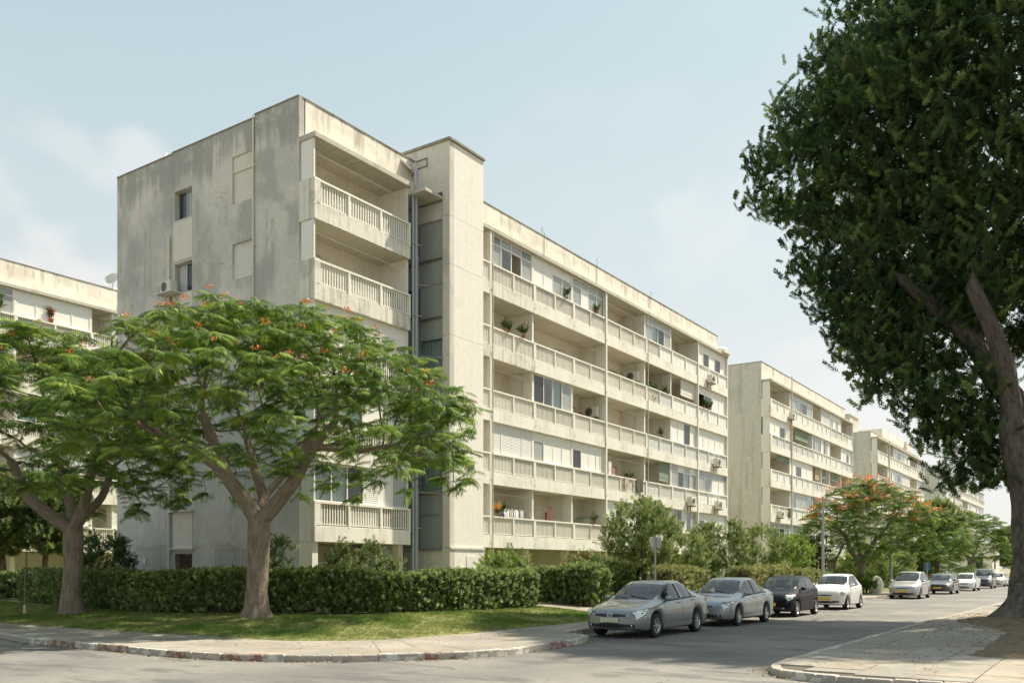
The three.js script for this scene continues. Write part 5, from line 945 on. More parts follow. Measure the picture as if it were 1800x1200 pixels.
  // lamps, grille, plate
  const H = S.head; for (const s of [1, -1]) {
    if (H.round) { const p = at(H.x, H.v, s, .0); part('headlight', [ell(p[0], p[1], p[2], H.rx, H.rz, H.ry, 16)], M.lampGlass, root); part('lamp_ring', new THREE.TorusGeometry(H.rz * .55, .018, 8, 18).rotateY(-Math.PI / 2 + s * -.5).translate(p[0] - H.rx * .72, p[1] + .01, p[2] + s * .03), M.chrome, root); }
    else { part('lamp_surround', patch(H.x0 - .012, H.x1 + .02, (u) => H.lo(u) - .16, (u) => H.hi(u) + .16, s, .003), M.trim, root); part('headlight', patch(H.x0, H.x1, (u) => H.lo(u), (u) => H.hi(u), s, .006), M.lampGlass, root); const p = at(lerp(H.x0, H.x1, .35), (H.lo(.35) + H.hi(.35)) / 2, s, .004); part('lamp_reflector', [ell(p[0] - .045, p[1] - .01, p[2] - s * .03, .028, .05, .06, 12), ell(p[0] + .10, p[1] + .025, p[2] + s * .03, .02, .04, .05, 12)], M.chrome, root); part('indicator', patch(lerp(H.x0, H.x1, .82), H.x1, (u) => lerp(H.lo(.82), H.lo(1), u) + .05, (u) => lerp(H.hi(.82), H.hi(1), u) - .05, s, .010, 4, 2), M.lampAmber, root); }
    part('tail_light', patch(L - .42, L - .02, (u) => 4.9, (u) => 6 + .6 * (1 - u), s, .006), M.lampRed, root);
    if (S.fog) { const z = S.fog[1], y = S.fog[0] * s; part('fog_lamp', [ell(xf(y, z, .008) + 0 * (S.fog[2] ?? 0), z, y, .006, .034, .038, 12)], M.lampGlass, root); part('fog_recess', front(Math.min(y - s * .14, y + s * .1), Math.max(y - s * .14, y + s * .1), () => z - .045, () => z + .04, .014), M.trim, root); }
    // mirrors
    const p = at(S.mirror, 7.1, s); part('mirror', [ell(p[0] - .02, p[1] + .07, p[2] + s * .10, .075, .065, .105, 12), tube([[p[0], p[1] + .01, p[2]], [p[0] - .01, p[1] + .05, p[2] + s * .07]], .02, 6)], S.mirrorMat ?? body, root);
    for (const q of S.doors) { const g = patch(q - .005, q + .005, () => 2.2, () => 7, s, .0025, 1, 12); part('door_seam', g, M.trim, root); }
    for (const q of S.handles) { const h = at(q, 5.35, s, .02); part('door_handle', [ell(h[0], h[1], h[2], .095, .018, .018, 10)], S.handleMat ?? body, root); }
    part('side_moulding', patch(wx[0] + ra + .03, wx[1] - ra - .03, () => 2.05, () => 2.45, s, .004), S.moulding ?? body, root);
    for (let n = 0; n < S.sides.length - 1; n++) part('pillar_trim', patch(S.sides[n][1] - .01, S.sides[n + 1][0] + .01, () => 7.04, () => 7.98, s, .003, 2, 4), M.trim, root);
    for (const q of S.sides) part('window_seal', patch(q[0], q[1], () => 6.95, () => 7.08, s, .004, 8, 1), M.trim, root);
  }
  const gr = S.grille; part('grille', front(-gr.w, gr.w, (u) => gr.z0 + gr.c * Math.pow(2 * u - 1, 2), (u) => gr.z1 - gr.c * .5 * Math.pow(2 * u - 1, 2), .017), M.trim, root);
  part('grille_bar', front(-gr.w * .97, gr.w * .97, (u) => gr.z1 - .012 - gr.c * .5 * Math.pow(2 * u - 1, 2), (u) => gr.z1 + .004 - gr.c * .5 * Math.pow(2 * u - 1, 2), .021), gr.barMat ?? body, root);
  if (gr.low) part('air_intake', front(-gr.low[0], gr.low[0], (u) => gr.low[1] + .02 * Math.pow(2 * u - 1, 2), (u) => gr.low[2] - .03 * Math.pow(2 * u - 1, 2), .017), M.trim, root);
  if (S.badge) part('badge', [new THREE.TorusGeometry(.055, .009, 6, 18).scale(1.25, .85, 1).rotateY(-Math.PI / 2).translate(xf(0, S.badge, .03), S.badge, 0).toNonIndexed(), tube([[xf(0, S.badge, .032), S.badge + .03, -.045], [xf(0, S.badge, .034), S.badge - .005, 0], [xf(0, S.badge, .032), S.badge + .03, .045]], .008, 5)], M.chrome, root);
  if (S.plate) { const [py, pz, mat] = S.plate, P = part('number_plate', cbx(xf(0, pz, .034), xf(0, pz, .012), pz - .056, pz + .056, py - .25, py + .25, .004), mat, root); const d = []; for (let i = 0; i < 7; i++) { const y = py - .18 + i * .058 + (i > 1 ? .012 : 0) + (i > 4 ? .012 : 0), x0 = xf(0, pz, .0352), x1 = xf(0, pz, .0342), up = i % 3, q = [[-.017, -.012], [.012, .017]]; d.push(bx(x0, x1, pz - .033, pz + .033, y + q[up === 1 ? 0 : 1][0], y + q[up === 1 ? 0 : 1][1]), bx(x0, x1, pz + .026, pz + .034, y - .0115, y + .0115)); if (up) d.push(bx(x0, x1, pz - .034, pz - .026, y - .0115, y + .0115)); } part('plate_digits', d, M.trim, P); }
  // cabin
  const sx = lerp(S.ws[0], S.ws[1], 1), bz = B(sx), seats = []; for (const x of S.seats) for (const s of [1, -1]) seats.push(cbx(x, x + .5, .42, .58, s * .37 - .24, s * .37 + .24, .04), moved(cbx(-.06, .08, 0, .62, -.23, .23, .04).rotateZ(-.22), x + .5, .55, s * .37), moved(cbx(-.05, .05, 0, .17, -.13, .13, .03).rotateZ(-.15), x + .64, 1.17 + (S.headUp ?? 0), s * .37));
  part('seats', seats, M.seat, root); part('dashboard', [cbx(S.ws[0] + .12, S.ws[0] + .62, .6, B(S.ws[0] + .4) - .02, -.62, .62, .04)], M.trim, root);
  part('steering_wheel', moved(new THREE.TorusGeometry(.18, .018, 6, 20).rotateY(Math.PI / 2).rotateZ(.45), S.ws[0] + .78, bz + .0, .37), M.trim, root);
  part('floor_pan', bx(S.ws[0] + .1, S.rs[1] - .1, .34, .36, -.68, .68), M.seat, root); part('parcel_shelf', bx(S.rs[0] + .0, S.rs[1] - .05, B(S.rs[1]) - .06, B(S.rs[1]) - .03, -.6, .6), M.seat, root);
  part('wiper', [tube([[S.ws[0] + .05, T(S.ws[0] + .05) + .012, .42], [S.ws[0] + .16, T(S.ws[0] + .16) + .012, -.1]], .008, 4), tube([[S.ws[0] + .05, T(S.ws[0] + .05) + .012, -.15], [S.ws[0] + .13, T(S.ws[0] + .13) + .012, -.58]], .008, 4)], M.trim, root);
  return root;
}
const sedan = (o) => ({ len: 4.52, top: [[0, .67], [.05, .715], [.14, .755], [.45, .82], [1.0, .91], [1.12, .945], [1.9, 1.36], [2.25, 1.445], [2.75, 1.455], [3.2, 1.37], [3.85, 1.09], [4.1, 1.055], [4.42, 1.03], [4.49, .93], [4.52, .75]], belt: [[0, .575], [.2, .665], [.6, .755], [1.15, .86], [2, .90], [3.3, .955], [4.1, .965], [4.45, .88], [4.52, .7]], wid: [[0, .62], [.06, .70], [.2, .79], [.5, .855], [1.0, .872], [3.3, .875], [4.0, .855], [4.35, .79], [4.52, .64]], roof: [[0, .5], [1.1, .70], [1.9, .575], [2.6, .56], [3.2, .545], [3.9, .60], [4.5, .5]], wheels: [.86, 3.48], ws: [1.14, 1.9], rs: [3.12, 3.84], sides: [[1.42, 2.36], [2.46, 3.16], [3.22, 3.5]], cuts: [2.4], doors: [1.32, 2.41, 3.3], handles: [2.22, 3.12], mirror: 1.5, seats: [1.95, 2.75], ...o });
const hatch = (o) => ({ len: 3.75, top: [[0, .72], [.05, .775], [.13, .83], [.45, .92], [.8, .985], [.92, 1.02], [1.62, 1.43], [1.95, 1.50], [2.6, 1.51], [3.1, 1.45], [3.3, 1.36], [3.6, 1.02], [3.7, .9], [3.75, .75]], belt: [[0, .61], [.2, .70], [.6, .81], [1.0, .905], [2, .945], [3.2, 1.0], [3.6, .95], [3.75, .7]], wid: [[0, .58], [.06, .66], [.2, .75], [.5, .81], [1.0, .825], [3.0, .825], [3.4, .79], [3.75, .64]], roof: [[0, .5], [.92, .68], [1.62, .57], [2.6, .55], [3.2, .53], [3.7, .5]], wheels: [.68, 3.08], ws: [.95, 1.6], rs: [3.12, 3.58], sides: [[1.2, 2.05], [2.14, 2.75], [2.8, 3.02]], cuts: [2.1], doors: [1.12, 2.1, 2.92], handles: [1.95, 2.75], mirror: 1.26, seats: [1.6, 2.4], headUp: .06, R: .29, ...o });
car('sedan', 'front grey-silver sedan of the row with oval badge and pale number plate', 20.05, -10.68, sedan({ paint: paint(.23, .25, .25), head: { x0: .03, x1: .62, lo: (u) => 4.2 + 1.5 * u, hi: (u) => 7.7 - .9 * u }, grille: { w: .43, z0: .545, z1: .64, c: .02, low: [.47, .275, .395] }, badge: .595, plate: [0, .47, M.plateW], fog: [.56, .335] }));
car('sedan', 'silver-grey sedan parked second, right behind the front sedan', 25.8, -10.62, sedan({ len: 4.45, paint: paint(.29, .31, .315), top: [[0, .69], [.05, .735], [.14, .78], [.45, .85], [1.0, .935], [1.12, .97], [1.85, 1.385], [2.2, 1.48], [2.75, 1.49], [3.2, 1.41], [3.75, 1.16], [4.05, 1.11], [4.35, 1.05], [4.42, .93], [4.45, .75]], head: { x0: .03, x1: .64, lo: (u) => 4.6 + 1.2 * u, hi: (u) => 7.6 - .8 * u }, grille: { w: .36, z0: .585, z1: .655, c: .015, low: [.40, .28, .40] }, fog: [.52, .33, .05], wheels: [.86, 3.42], plate: [0, .46, M.plateW], rim: 'alloy' }));
car('hatchback', 'black small hatchback with yellow plate, third in the row', 32.15, -10.62, hatch({ paint: blackPaint, head: { x0: .05, x1: .55, lo: (u) => 4.9 + .9 * u, hi: (u) => 8.0 - .9 * u }, grille: { w: .30, z0: .60, z1: .63, c: .01, low: [.45, .27, .38] }, plate: [0, .47, M.plateY], fog: [.48, .33, .05], badge: .66, rim: 'plain' }));
car('hatchback', 'white rounded hatchback with round lamps, fourth in the row', 39.25, -10.55, hatch({ len: 3.5, paint: paint(.72, .69, .64, .0), top: [[0, .74], [.05, .81], [.13, .87], [.4, .97], [.72, 1.04], [.84, 1.08], [1.5, 1.46], [1.85, 1.545], [2.4, 1.55], [2.85, 1.46], [3.05, 1.36], [3.38, 1.0], [3.46, .88], [3.5, .75]], belt: [[0, .62], [.2, .73], [.6, .86], [1.0, .94], [2, .98], [2.9, 1.04], [3.35, .96], [3.5, .7]], wid: [[0, .56], [.06, .64], [.2, .73], [.5, .80], [1.0, .82], [2.8, .82], [3.2, .78], [3.5, .62]], wheels: [.62, 2.86], ws: [.87, 1.48], rs: [2.88, 3.35], sides: [[1.1, 2.05], [2.14, 2.62]], cuts: [2.1], doors: [1.02, 2.1], handles: [1.92], mirror: 1.16, head: { round: 1, x: .17, v: 6.1, rx: .12, ry: .125, rz: .115 }, grille: { w: .30, z0: .60, z1: .67, c: .02, low: [.42, .30, .39] }, plate: [0, .49, M.plateY], fog: [.47, .36, .05], seats: [1.5, 2.1] }));
car('people_carrier', 'silver people carrier with yellow plate beside the bare lamp pole', 55.9, -10.6, hatch({ len: 4.3, paint: paint(.46, .46, .44), top: [[0, .72], [.05, .775], [.13, .83], [.5, .915], [.9, .99], [1.0, 1.03], [1.95, 1.55], [2.3, 1.62], [3.3, 1.62], [3.8, 1.5], [4.1, 1.1], [4.25, .95], [4.3, .8]], belt: [[0, .61], [.2, .71], [.7, .84], [1.1, .92], [2, .96], [3.8, 1.02], [4.15, .96], [4.3, .7]], wid: [[0, .62], [.06, .7], [.2, .79], [.5, .85], [1.0, .87], [3.6, .87], [4.0, .82], [4.3, .66]], wheels: [.8, 3.4], ws: [1.04, 1.93], rs: [3.7, 4.08], sides: [[1.36, 2.3], [2.4, 3.1], [3.18, 3.6]], cuts: [], doors: [1.25, 2.35, 3.15], handles: [2.15, 2.95], mirror: 1.42, seats: [1.9, 2.8], roof: [[0, .5], [1, .7], [1.95, .6], [3.3, .58], [4.2, .55]], head: { x0: .03, x1: .62, lo: (u) => 4.4 + 1.3 * u, hi: (u) => 7.6 - .9 * u }, grille: { w: .38, z0: .60, z1: .66, c: .015, low: [.5, .27, .37] }, plate: [0, .47, M.plateY], fog: [.54, .34, .05], R: .31 }));
car('sedan', 'dark grey sedan behind the silver people carrier', 67.6, -10.6, sedan({ paint: paint(.055, .06, .06, .4), head: { x0: .03, x1: .55, lo: (u) => 4.4 + 1.3 * u, hi: (u) => 7.6 - .9 * u }, grille: { w: .42, z0: .54, z1: .64, c: .02, low: [.50, .285, .37] }, plate: [0, .46, M.plateY] }));
car('sedan', 'small white sedan far down the row', 78.8, -10.55, sedan({ paint: paint(.74, .73, .70, 0), head: { x0: .03, x1: .55, lo: (u) => 4.4 + 1.3 * u, hi: (u) => 7.6 - .9 * u }, grille: { w: .42, z0: .545, z1: .625, c: .02, low: [.50, .285, .375] } }));
const van = (o) => hatch({ len: 4.4, top: [[0, .7], [.05, .8], [.13, .9], [.6, 1.02], [.9, 1.1], [1.7, 1.72], [2.1, 1.8], [3.8, 1.8], [4.2, 1.7], [4.35, 1.1], [4.4, .8]], belt: [[0, .56], [.2, .76], [.7, .92], [1.1, 1.0], [4.0, 1.05], [4.3, 1.0], [4.4, .7]], wid: [[0, .66], [.06, .74], [.2, .82], [.5, .87], [1.0, .88], [4.0, .88], [4.4, .7]], roof: [[0, .5], [1, .74], [1.8, .66], [4.2, .62]], wheels: [.85, 3.55], ws: [.95, 1.7], rs: [4.12, 4.32], sides: [[1.3, 2.2], [2.3, 3.3], [3.4, 4.0]], cuts: [], doors: [1.2, 2.25, 3.35], handles: [2.05, 3.1], mirror: 1.3, seats: [1.8, 2.8], R: .33, head: { x0: .03, x1: .5, lo: (u) => 4.4 + 1.3 * u, hi: (u) => 7.6 - .9 * u }, grille: { w: .4, z0: .66, z1: .74, c: .015, low: [.5, .3, .42] }, ...o });
car('van', 'tall dark van beyond the small white sedan', 89.6, -10.5, van({ paint: paint(.045, .055, .06, .3) }));
car('sedan', 'farthest white car, half hidden by the fig trunk', 100.4, -10.5, sedan({ paint: paint(.70, .66, .60, 0), head: { x0: .03, x1: .55, lo: (u) => 4.4 + 1.3 * u, hi: (u) => 7.6 - .9 * u }, grille: { w: .42, z0: .545, z1: .625, c: .02, low: [.50, .285, .375] } }));
// ================================================================ street furniture
{
  const gv = plain(.40, .40, .37, .55, .4), rustP = plain(.30, .22, .16, .8);
  const lamp = thing('street_lamp', 'street lamp with two long flat heads before the flowering tree', 'street lamp', [47.9, .13, -13.0]);
  part('pole', [lathe([[.16, 0], [.16, .25], [.095, .32], [.055, 5.4], [.05, 5.45], [0, 5.45]], 12)], gv, lamp);
  for (const s of [0, 1]) { const d = s ? [1.55, -.05] : [.15, .45]; part('arm', tube([[0, 5.2, 0], [d[0] * .4, 5.36, d[1] * .4], [d[0], 5.38, d[1]]], .028, 6), gv, lamp); const g = cbx(-.08, .55, -.05, .05, -.11, .11, .03); part('lamp_head', moved(g.rotateZ(s ? .12 : -.08), d[0], 5.38, d[1], s ? .05 : -.75), M.sheetGrey, lamp); }
  const pole = thing('lamp_pole', 'plain grey metal pole on the pavement left of the silver people carrier', 'pole', [62.66, .13, -12.6]);
  part('pole', [lathe([[.12, 0], [.12, .3], [.085, .36], [.055, 4.55], [0, 4.56]], 10)], gv, pole); part('collar', [cyl(0, .36, .46, 0, .1, .095, 12)], gv, pole);
  const sg = thing('traffic_sign', 'back of a six-sided grey traffic sign on a thin post', 'traffic sign', [27.0, .13, -12.75]);
  part('post', [cyl(0, 0, 2.72, 0, .032, .032, 10)], gv, sg);
  part('plate', [new THREE.CylinderGeometry(.2, .2, .012, 8).rotateZ(Math.PI / 2).rotateX(Math.PI / 8).rotateY(.35).translate(.05, 2.5, 0).toNonIndexed(), moved(cbx(-.006, .006, -.17, .17, -.07, .07, .003), .02, 2.48, .15, -.7)], M.sheetGrey, sg); part('clamp', [bx(-.04, .05, 2.36, 2.40, -.045, .045), bx(-.04, .05, 2.6, 2.64, -.045, .045)], gv, sg);
  const bent = thing('bent_post', 'bent brown post before the second block, near the flowering tree', 'post', [62.2, .15, -16.1]);
  part('post', tube([[0, 0, 0], [.02, 1.2, 0], [.05, 2.1, 0], [.35, 2.75, .25], [.55, 3.35, .45]], .085, 8), rustP, bent); part('foot', [cyl(0, 0, .1, 0, .16, .15, 10)], rustP, bent);
  const stake = thing('stake', 'thin wooden stake standing in the lawn at the photo’s left edge', 'stake', [15.35, .34, -30.2]);
  part('stick', tube([[0, -.1, 0], [.02, 1.0, 0], [.05, 2.0, .02]], .025, 6), M.frameBrown, stake); part('tip', [cyl(0, -.1, .22, 0, .045, .04, 8)], M.patch, stake);
  const bs = thing('street_sign', 'small blue sign on a post by the far parked cars', 'street sign', [76.4, .13, -12.7]);
  part('post', [cyl(0, 0, 2.1, 0, .03, .03, 8)], gv, bs); part('plate', cbx(-.02, .02, 1.5, 2.1, -.22, .22, .006), plain(.06, .13, .26, .5), bs);
  const rk = rngOf(5), bg = new THREE.IcosahedronGeometry(1, 3), bp = bg.attributes.position; for (let i = 0; i < bp.count; i++) { const a = v3(bp.getX(i), bp.getY(i), bp.getZ(i)), k = .8 + .4 * vnoise(a.x * 1.7 + 9, a.y * 1.7 + a.z * 1.3 + 9, 0, 0, 3) + .06 * vnoise(a.x * 6 + 9, a.y * 6 + a.z * 5 + 9, 0, 0, 4); bp.setXYZ(i, a.x * .5 * k, a.y * .68 * k + .5, a.z * .45 * k); } bg.computeVertexNormals();
  solo('boulder', bg, M.innerWhite, 'pale upright boulder on the grass behind the white hatchback', 'boulder', undefined, [63.4, .12, -13.7]);
}
// ================================================================ things on the balconies, walls and roofs
function acUnit(label, [x, y, z], ry = 0, s = 1) {
  const r = thing('air_conditioner', label, 'air conditioner', [x, y, z], ry, 'air conditioners on the blocks');
  part('casing', cbx(-.42 * s, .42 * s, 0, .58 * s, .06, .38, .015), plain(.66, .63, .55, .6), r);
  part('grille', Array.from({ length: 4 }, (_, i) => new THREE.TorusGeometry((.07 + .055 * i) * s, .008, 5, 22).translate(-.1 * s, .29 * s, .385).toNonIndexed()), M.alu, r);
  part('fan_opening', new THREE.CylinderGeometry(.235 * s, .235 * s, .012, 24).rotateX(Math.PI / 2).translate(-.1 * s, .29 * s, .378), M.dark, r);
  for (const q of [-1, 1]) part('bracket', [bx(q * .28 * s - .02, q * .28 * s + .02, -.05, 0, 0, .4), bx(q * .28 * s - .02, q * .28 * s + .02, -.35, -.05, 0, .03)], M.rust, r);
  part('hose', tube([[.3 * s, .1, .08], [.42 * s, -.12, .06], [.36 * s, -.55, .03]], .02, 5), M.sheetGrey, r);
  return r;
}
const fy = (f) => RY0 + f * ST;                              // underside of the balcony slab of floor f (0 = first)
const bX = (lx) => B1X + lx;
acUnit('air conditioner high on the last bay, fifth floor of the long block', [bX(36.9), fy(4) + .35, BZ + .01]);
acUnit('air conditioner on the last bay, third balcony row from the ground', [bX(38.0), fy(2) + .45, BZ + .01]);
acUnit('air conditioner on the last bay, second balcony row from the ground', [bX(38.2), fy(1) + .35, BZ + .01]);
acUnit('air conditioner on the last bay of the lowest balcony row', [bX(38.1), fy(0) + .35, BZ + .01]);
acUnit('air conditioner on the side wall inside a fourth-floor balcony', [bX(26.95), fy(3) + 1.75, BZ - .8], -Math.PI / 2);
acUnit('air conditioner on the side wall inside a third-floor balcony', [bX(21.85), fy(2) + 1.75, BZ - .8], -Math.PI / 2);
{ const a = acUnit('boxy window air conditioner on the grey gable wall', [B1X - .0, 13.02, -32.2], -Math.PI / 2, .8); part('shelf', bx(-.5, .6, -.06, -.02, 0, .5), M.grime, a); }
acUnit('air conditioner beside the downpipe, top row of the second block', [72.6 + 5.0, fy(4) + .4, BZ + .01]); acUnit('air conditioner low on the corner bay of the second block', [72.6 + 2.0, fy(1) + .4, BZ + .01]); acUnit('air conditioner mid-height on the second block, right half', [72.6 + 17.0, fy(2) + .4, BZ + .01]);
acUnit('air conditioner under the glazed bay of the lowest-but-one row', [bX(33.4), fy(1) + .32, BZ + .01]); acUnit('air conditioner on the rail panel of a top-row open balcony', [bX(32.4), fy(4) + .55, BZ - 1.5]);
// potted plants
const potTw = [twigGeo(24, .34, .10, 71, { wide: .2 }), twigGeo(18, .26, .09, 72, { wide: .3 })];
function pot(label, [x, y, z], h, o = {}) {
  const r = thing('potted_plant', label, 'potted plant', [x, y, z], 0, 'potted plants on the balconies'), rng = rngOf(o.seed ?? 1), R = o.r ?? .14;
  part('pot', lathe([[0, 0], [R * .7, 0], [R, R * 1.6], [R * 1.1, R * 1.62], [R * 1.1, R * 1.8], [R * .92, R * 1.8], [R * .9, R * 1.5], [0, R * 1.5]], 14), o.mat ?? M.terracotta, r);
  part('stem', [tube([[0, R * 1.4, 0], [.02, R * 1.5 + h * .5, .01], [.0, R * 1.5 + h * .8, 0]], .012, 5)], M.barkDark, r);
  const ms = [[], []], cs = [[], []]; for (let i = 0; i < (o.n ?? 26); i++) { const k = i % 2, t = rng(); ms[k].push(M4((rng() - .5) * h * .5, R * 1.5 + h * (.15 + .75 * t), (rng() - .5) * h * .5, (rng() - .5) * 1.8, rng() * 6.28, (rng() - .5) * 1.8, .7 + .6 * rng())); cs[k].push(greens(rng, o.cols ?? [[.10, .16, .04], [.15, .2, .06], [.08, .12, .03]], .3)); }
  ms.forEach((m, k) => instanced('leaves', potTw[k], M.leaf, m, cs[k], r));
  return r;
}
const shelf = (f) => fy(f) + RAILH;                          // top of the rail
const PL = (f, lx, what, h0, o, h = o?.floor ? h0 : h0 * .7) => pot(what, [bX(lx), o?.floor ? fy(f) + .2 : shelf(f) + .002, BZ - (o?.floor ? .45 : .06)], h, { seed: f * 31 + lx * 7 | 0, r: .075, n: 16, ...o });
PL(3, 12.0, 'terracotta pot plant on the rail, fourth row, first open balcony', .3); PL(3, 12.35, 'second small pot on the rail of the fourth-row first balcony', .22);
PL(3, 13.6, 'bushy plant hanging over the rail left of the first party wall, fourth row', .5, { r: .1 });
PL(3, 15.2, 'tall plant at the left end of the wide fourth-row balcony', .9, { floor: 1, r: .2, n: 40 });
PL(3, 28.0, 'tall green plant in the planted fourth-row balcony, left one', 1.2, { floor: 1, r: .2, n: 60 }); PL(3, 28.7, 'tall green plant in the planted fourth-row balcony, second one', 1.4, { floor: 1, r: .2, n: 60 }); PL(3, 29.4, 'tall green plant in the planted fourth-row balcony, third one', 1.2, { floor: 1, r: .2, n: 60 }); PL(3, 30.2, 'tall green plant in the planted fourth-row balcony, right one', 1.3, { floor: 1, r: .2, n: 60 });
PL(3, 36.2, 'row-end leafy pot on the rail of the last bay, fourth row', .35, {}); PL(3, 36.8, 'middle leafy pot on the rail of the last bay, fourth row', .35, {}); PL(3, 37.3, 'last leafy pot on the rail of the last bay, fourth row', .3, {});
PL(4, 26.2, 'green bush in a pot behind the top-row railing', .7, { floor: 1, r: .2, n: 44 }); PL(4, 20.9, 'red-potted plant on the top rail', .3, { r: .11 }); PL(4, 17.7, 'round grey-green plant on the top rail', .4, {});
PL(2, 29.3, 'dark spiky plant on the rail in the third row', .45, {}); PL(1, 25.6, 'leafy plant inside the second-row laundry balcony', 1.3, { floor: 1, r: .2, n: 60 });
PL(0, 11.4, 'orange-tinged plant at the left end of the lowest balcony', .35, { cols: [[.5, .18, .04], [.12, .18, .04], [.6, .3, .05]] }); PL(0, 11.9, 'dark plant beside the washing on the lowest balcony', .4, {}); PL(0, 20.6, 'small plant on the rail of the third lowest balcony', .25, {});
pot('flowering pot on the ledge of the left block', [19 + 8.2, fy(4) + RAILH, -50.6], .5, { seed: 3, cols: [[.3, .12, .06], [.12, .16, .05]] }); pot('green trailing plant on the left block, nearest the photo edge', [19 + 5.2, fy(4) + RAILH - .2, -50.55], .8, { seed: 4, n: 50 });
// washing
const cloth = (w, h, s) => grid(10, 8, (u, v) => [w * (u - .5) * (1 - .06 * v), -h * v, .03 * Math.sin(u * 9 + s) * v + .015 * Math.sin(u * 23 + s * 2)]);
function garment(label, [x, y, z], w, h, c, s) { const r = thing('washing', label, 'laundry', [x, y, z], 0, 'washing on the lines'); part('cloth', cloth(w, h, s), M.cloth(...c), r); part('pegs', [bx(-w * .4 - .012, -w * .4 + .012, -.05, .03, -.012, .014), bx(w * .4 - .012, w * .4 + .012, -.05, .03, -.012, .014)], M.frameBrown, r); }
{
  const y = shelf(0) + .42; solo('clothes_line', tube([[bX(11), y + .01, BZ - .3], [bX(14.45), y - .02, BZ - .3]], .006, 4), M.white, 'line with white washing across the lowest balcony', 'clothes line');
  [['blue shirt first on the lowest washing line', 12.05, .3, .42, [.10, .18, .32]], ['broad white sheet second on the lowest washing line', 12.5, .5, .5, [.78, .78, .76]], ['small cream cloth in the middle of the lowest washing line', 12.95, .28, .42, [.7, .62, .48]], ['white towel right of the cream cloth', 13.35, .42, .46, [.8, .8, .8]], ['pale grey towel last on the lowest washing line', 13.8, .36, .44, [.6, .62, .64]]].forEach(([l, lx, w, h, c], i) => garment(l, [bX(lx), y - .01, BZ - .3], w, h, c, i));
  garment('pink cloth hanging in the second lowest-row balcony', [bX(16.9), shelf(0) + .75, BZ - .6], .3, .75, [.62, .25, .26], 2); garment('dark red cloth beside the pink one', [bX(16.5), shelf(0) + .45, BZ - .6], .2, .5, [.25, .07, .06], 3);
  garment('white shirt hanging by the party wall, second row', [bX(22.6), shelf(1) + .75, BZ - .15], .42, .8, [.78, .72, .68], 4); garment('pink shirt beside the white one, second row', [bX(22.95), shelf(1) + .45, BZ - .12], .25, .55, [.7, .32, .30], 5);
  garment('dark clothes drying over the rail, second row', [bX(26.0), shelf(1) + .01, BZ + .05], .9, .75, [.10, .09, .08], 6); garment('pale cloth drying over the rail, second row', [bX(24.3), shelf(1) + .01, BZ + .05], .5, .6, [.55, .45, .38], 7);
  garment('red cloth hanging inside the third-row balcony with air conditioner', [bX(20.6), shelf(2) + .4, BZ - .9], .5, .5, [.38, .06, .05], 8);
  garment('reddish cloth over the lowest rail of the second block', [72.6 + 3.6, shelf(0) - .1, BZ + .06], .8, .75, [.34, .12, .09], 9); garment('dark cloth over a second-row rail of the second block', [72.6 + 4.9, shelf(1) - .1, BZ + .06], .5, .8, [.08, .06, .05], 10);
  const bucket = thing('basin', 'blue plastic basin on the upper corner balcony', 'basin', [bX(4.6), fy(3) + 1.2, BZ - .6]); part('bowl', lathe([[0, 0], [.16, 0], [.26, .2], [.28, .22], [.25, .22], [.15, .02], [0, .02]], 18), plain(.03, .22, .30, .4), bucket); part('cloth', [ell(.05, .2, 0, .2, .1, .18, 10)], M.cloth(.05, .25, .32), bucket); part('stand', [bx(-.25, .25, -.98, 0, -.2, .2)], M.sheetGrey, bucket);
  const ch = thing('shelf_rack', 'dark metal shelf rack in the third-row first balcony', 'rack', [bX(12.0), fy(2) + .2, BZ - 1.3]); for (const y2 of [.7, 1.15, 1.6, 1.95]) part('shelf', bx(-.4, .4, y2, y2 + .03, -.2, .2), M.frameBrown, ch); for (const sx of [-1, 1]) for (const sz of [-1, 1]) part('post', bx(sx * .4 - .015, sx * .4 + .015, 0, 2.05, sz * .2 - .015, sz * .2 + .015), M.alu, ch);
  const bx1 = thing('storage_box', 'pale green storage box on the third lowest balcony', 'box', [bX(20.9), fy(0) + .9, BZ - .9]); part('box', cbx(-.35, .35, 0, .9, -.25, .25, .02), plain(.36, .38, .28, .7), bx1); part('lid', cbx(-.37, .37, .9, .96, -.27, .27, .01), plain(.25, .24, .2, .7), bx1); part('table', bx(-.5, .5, -.7, -.01, -.3, .3), M.frameBrown, bx1);
}
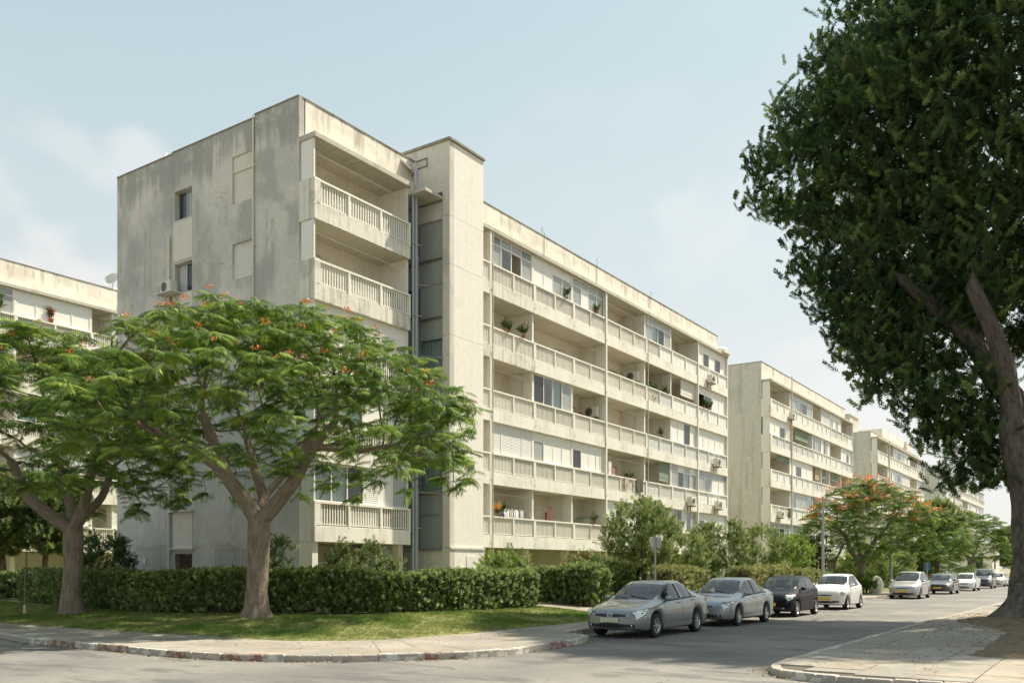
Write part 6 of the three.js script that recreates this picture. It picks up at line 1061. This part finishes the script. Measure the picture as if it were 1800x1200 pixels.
// roof things
{
  const dish = (label, [x, y, z], ry, R = .42) => { const r = thing('satellite_dish', label, 'satellite dish', [x, y, z], ry); part('reflector', lathe(Array.from({ length: 9 }, (_, i) => [R * i / 8, .22 * R * (i / 8) ** 2]), 24).rotateX(Math.PI / 2 - .5).translate(0, .75, .1), M.cloth(.62, .60, .55), r); part('mast', [cyl(0, 0, .8, 0, .03, .03, 8)], M.alu, r); part('feed_arm', tube([[0, .6, .12], [0, .72, .5]], .012, 5), M.alu, r); return r; };
  dish('satellite dish on the roof edge above the gable wall', [23.7, 18.75, -34.6], -2.0, .5);
  dish('small satellite dish on the roof of the left block', [19 + 12.6, TOP - .1, -51.6], -1.2, .5);
  const tank = (label, [x, y, z], ry = 0, s = 1) => { const r = thing('water_heater', label, 'water heater', [x, y, z], ry, 'solar water heaters on the roofs'); part('tank', [new THREE.CylinderGeometry(.28 * s, .28 * s, 1.3 * s, 20).rotateZ(Math.PI / 2).translate(0, 1.05 * s, -.3).toNonIndexed()], M.white, r); part('solar_panel', moved(bx(-.65 * s, .65 * s, -.03, .03, -.9 * s, .9 * s).rotateX(.75), 0, .75 * s, .65), M.sheetGrey, r); part('stand', [-1, 1].map((q) => [bx(q * .5 * s - .02, q * .5 * s + .02, 0, .9 * s, -.45, -.41), bx(q * .5 * s - .02, q * .5 * s + .02, 0, .9 * s, -.19, -.15)]).flat(), M.alu, r); return r; };
  tank('white water heater with tilted panel beside the stair tower roof', [bX(5.9), ROOF + .9, BZ - 1.8], .3, 1); tank('white round water tank on the second block’s roof', [72.6 + 1.5, ROOF + .9, BZ - 8], 1.2, 1.1); tank('water heater on the roof of the left block', [19 + 13.6, ROOF + .8, -52.3], 0, 1);
  const an = (label, x, z, h) => { const r = thing('roof_antenna', label, 'antenna', [x, TOP, z]); part('mast', [cyl(0, -.1, h, 0, .018, .014, 6)], M.alu, r); part('rods', [.55, .7, .85].map((k) => tube([[-.16, h * k, 0], [.16, h * k, 0]], .008, 4)), M.alu, r); };
  an('short antenna mast on the long roof, nearer one', bX(16.6), BZ - .9, .55); an('short antenna mast on the long roof, farther one', bX(29.5), BZ - .9, .5);
  solo('roof_vent', [ell(0, .2, 0, .6, .28, .5, 14), bx(-.62, .62, -.05, .12, -.5, .5)], M.band, 'rounded plaster hump on the canopy end of the long block', 'roof vent', undefined, [bX(40.0), ROOF + .22, BZ - .3]);
}
renderer.render(scene, camera);
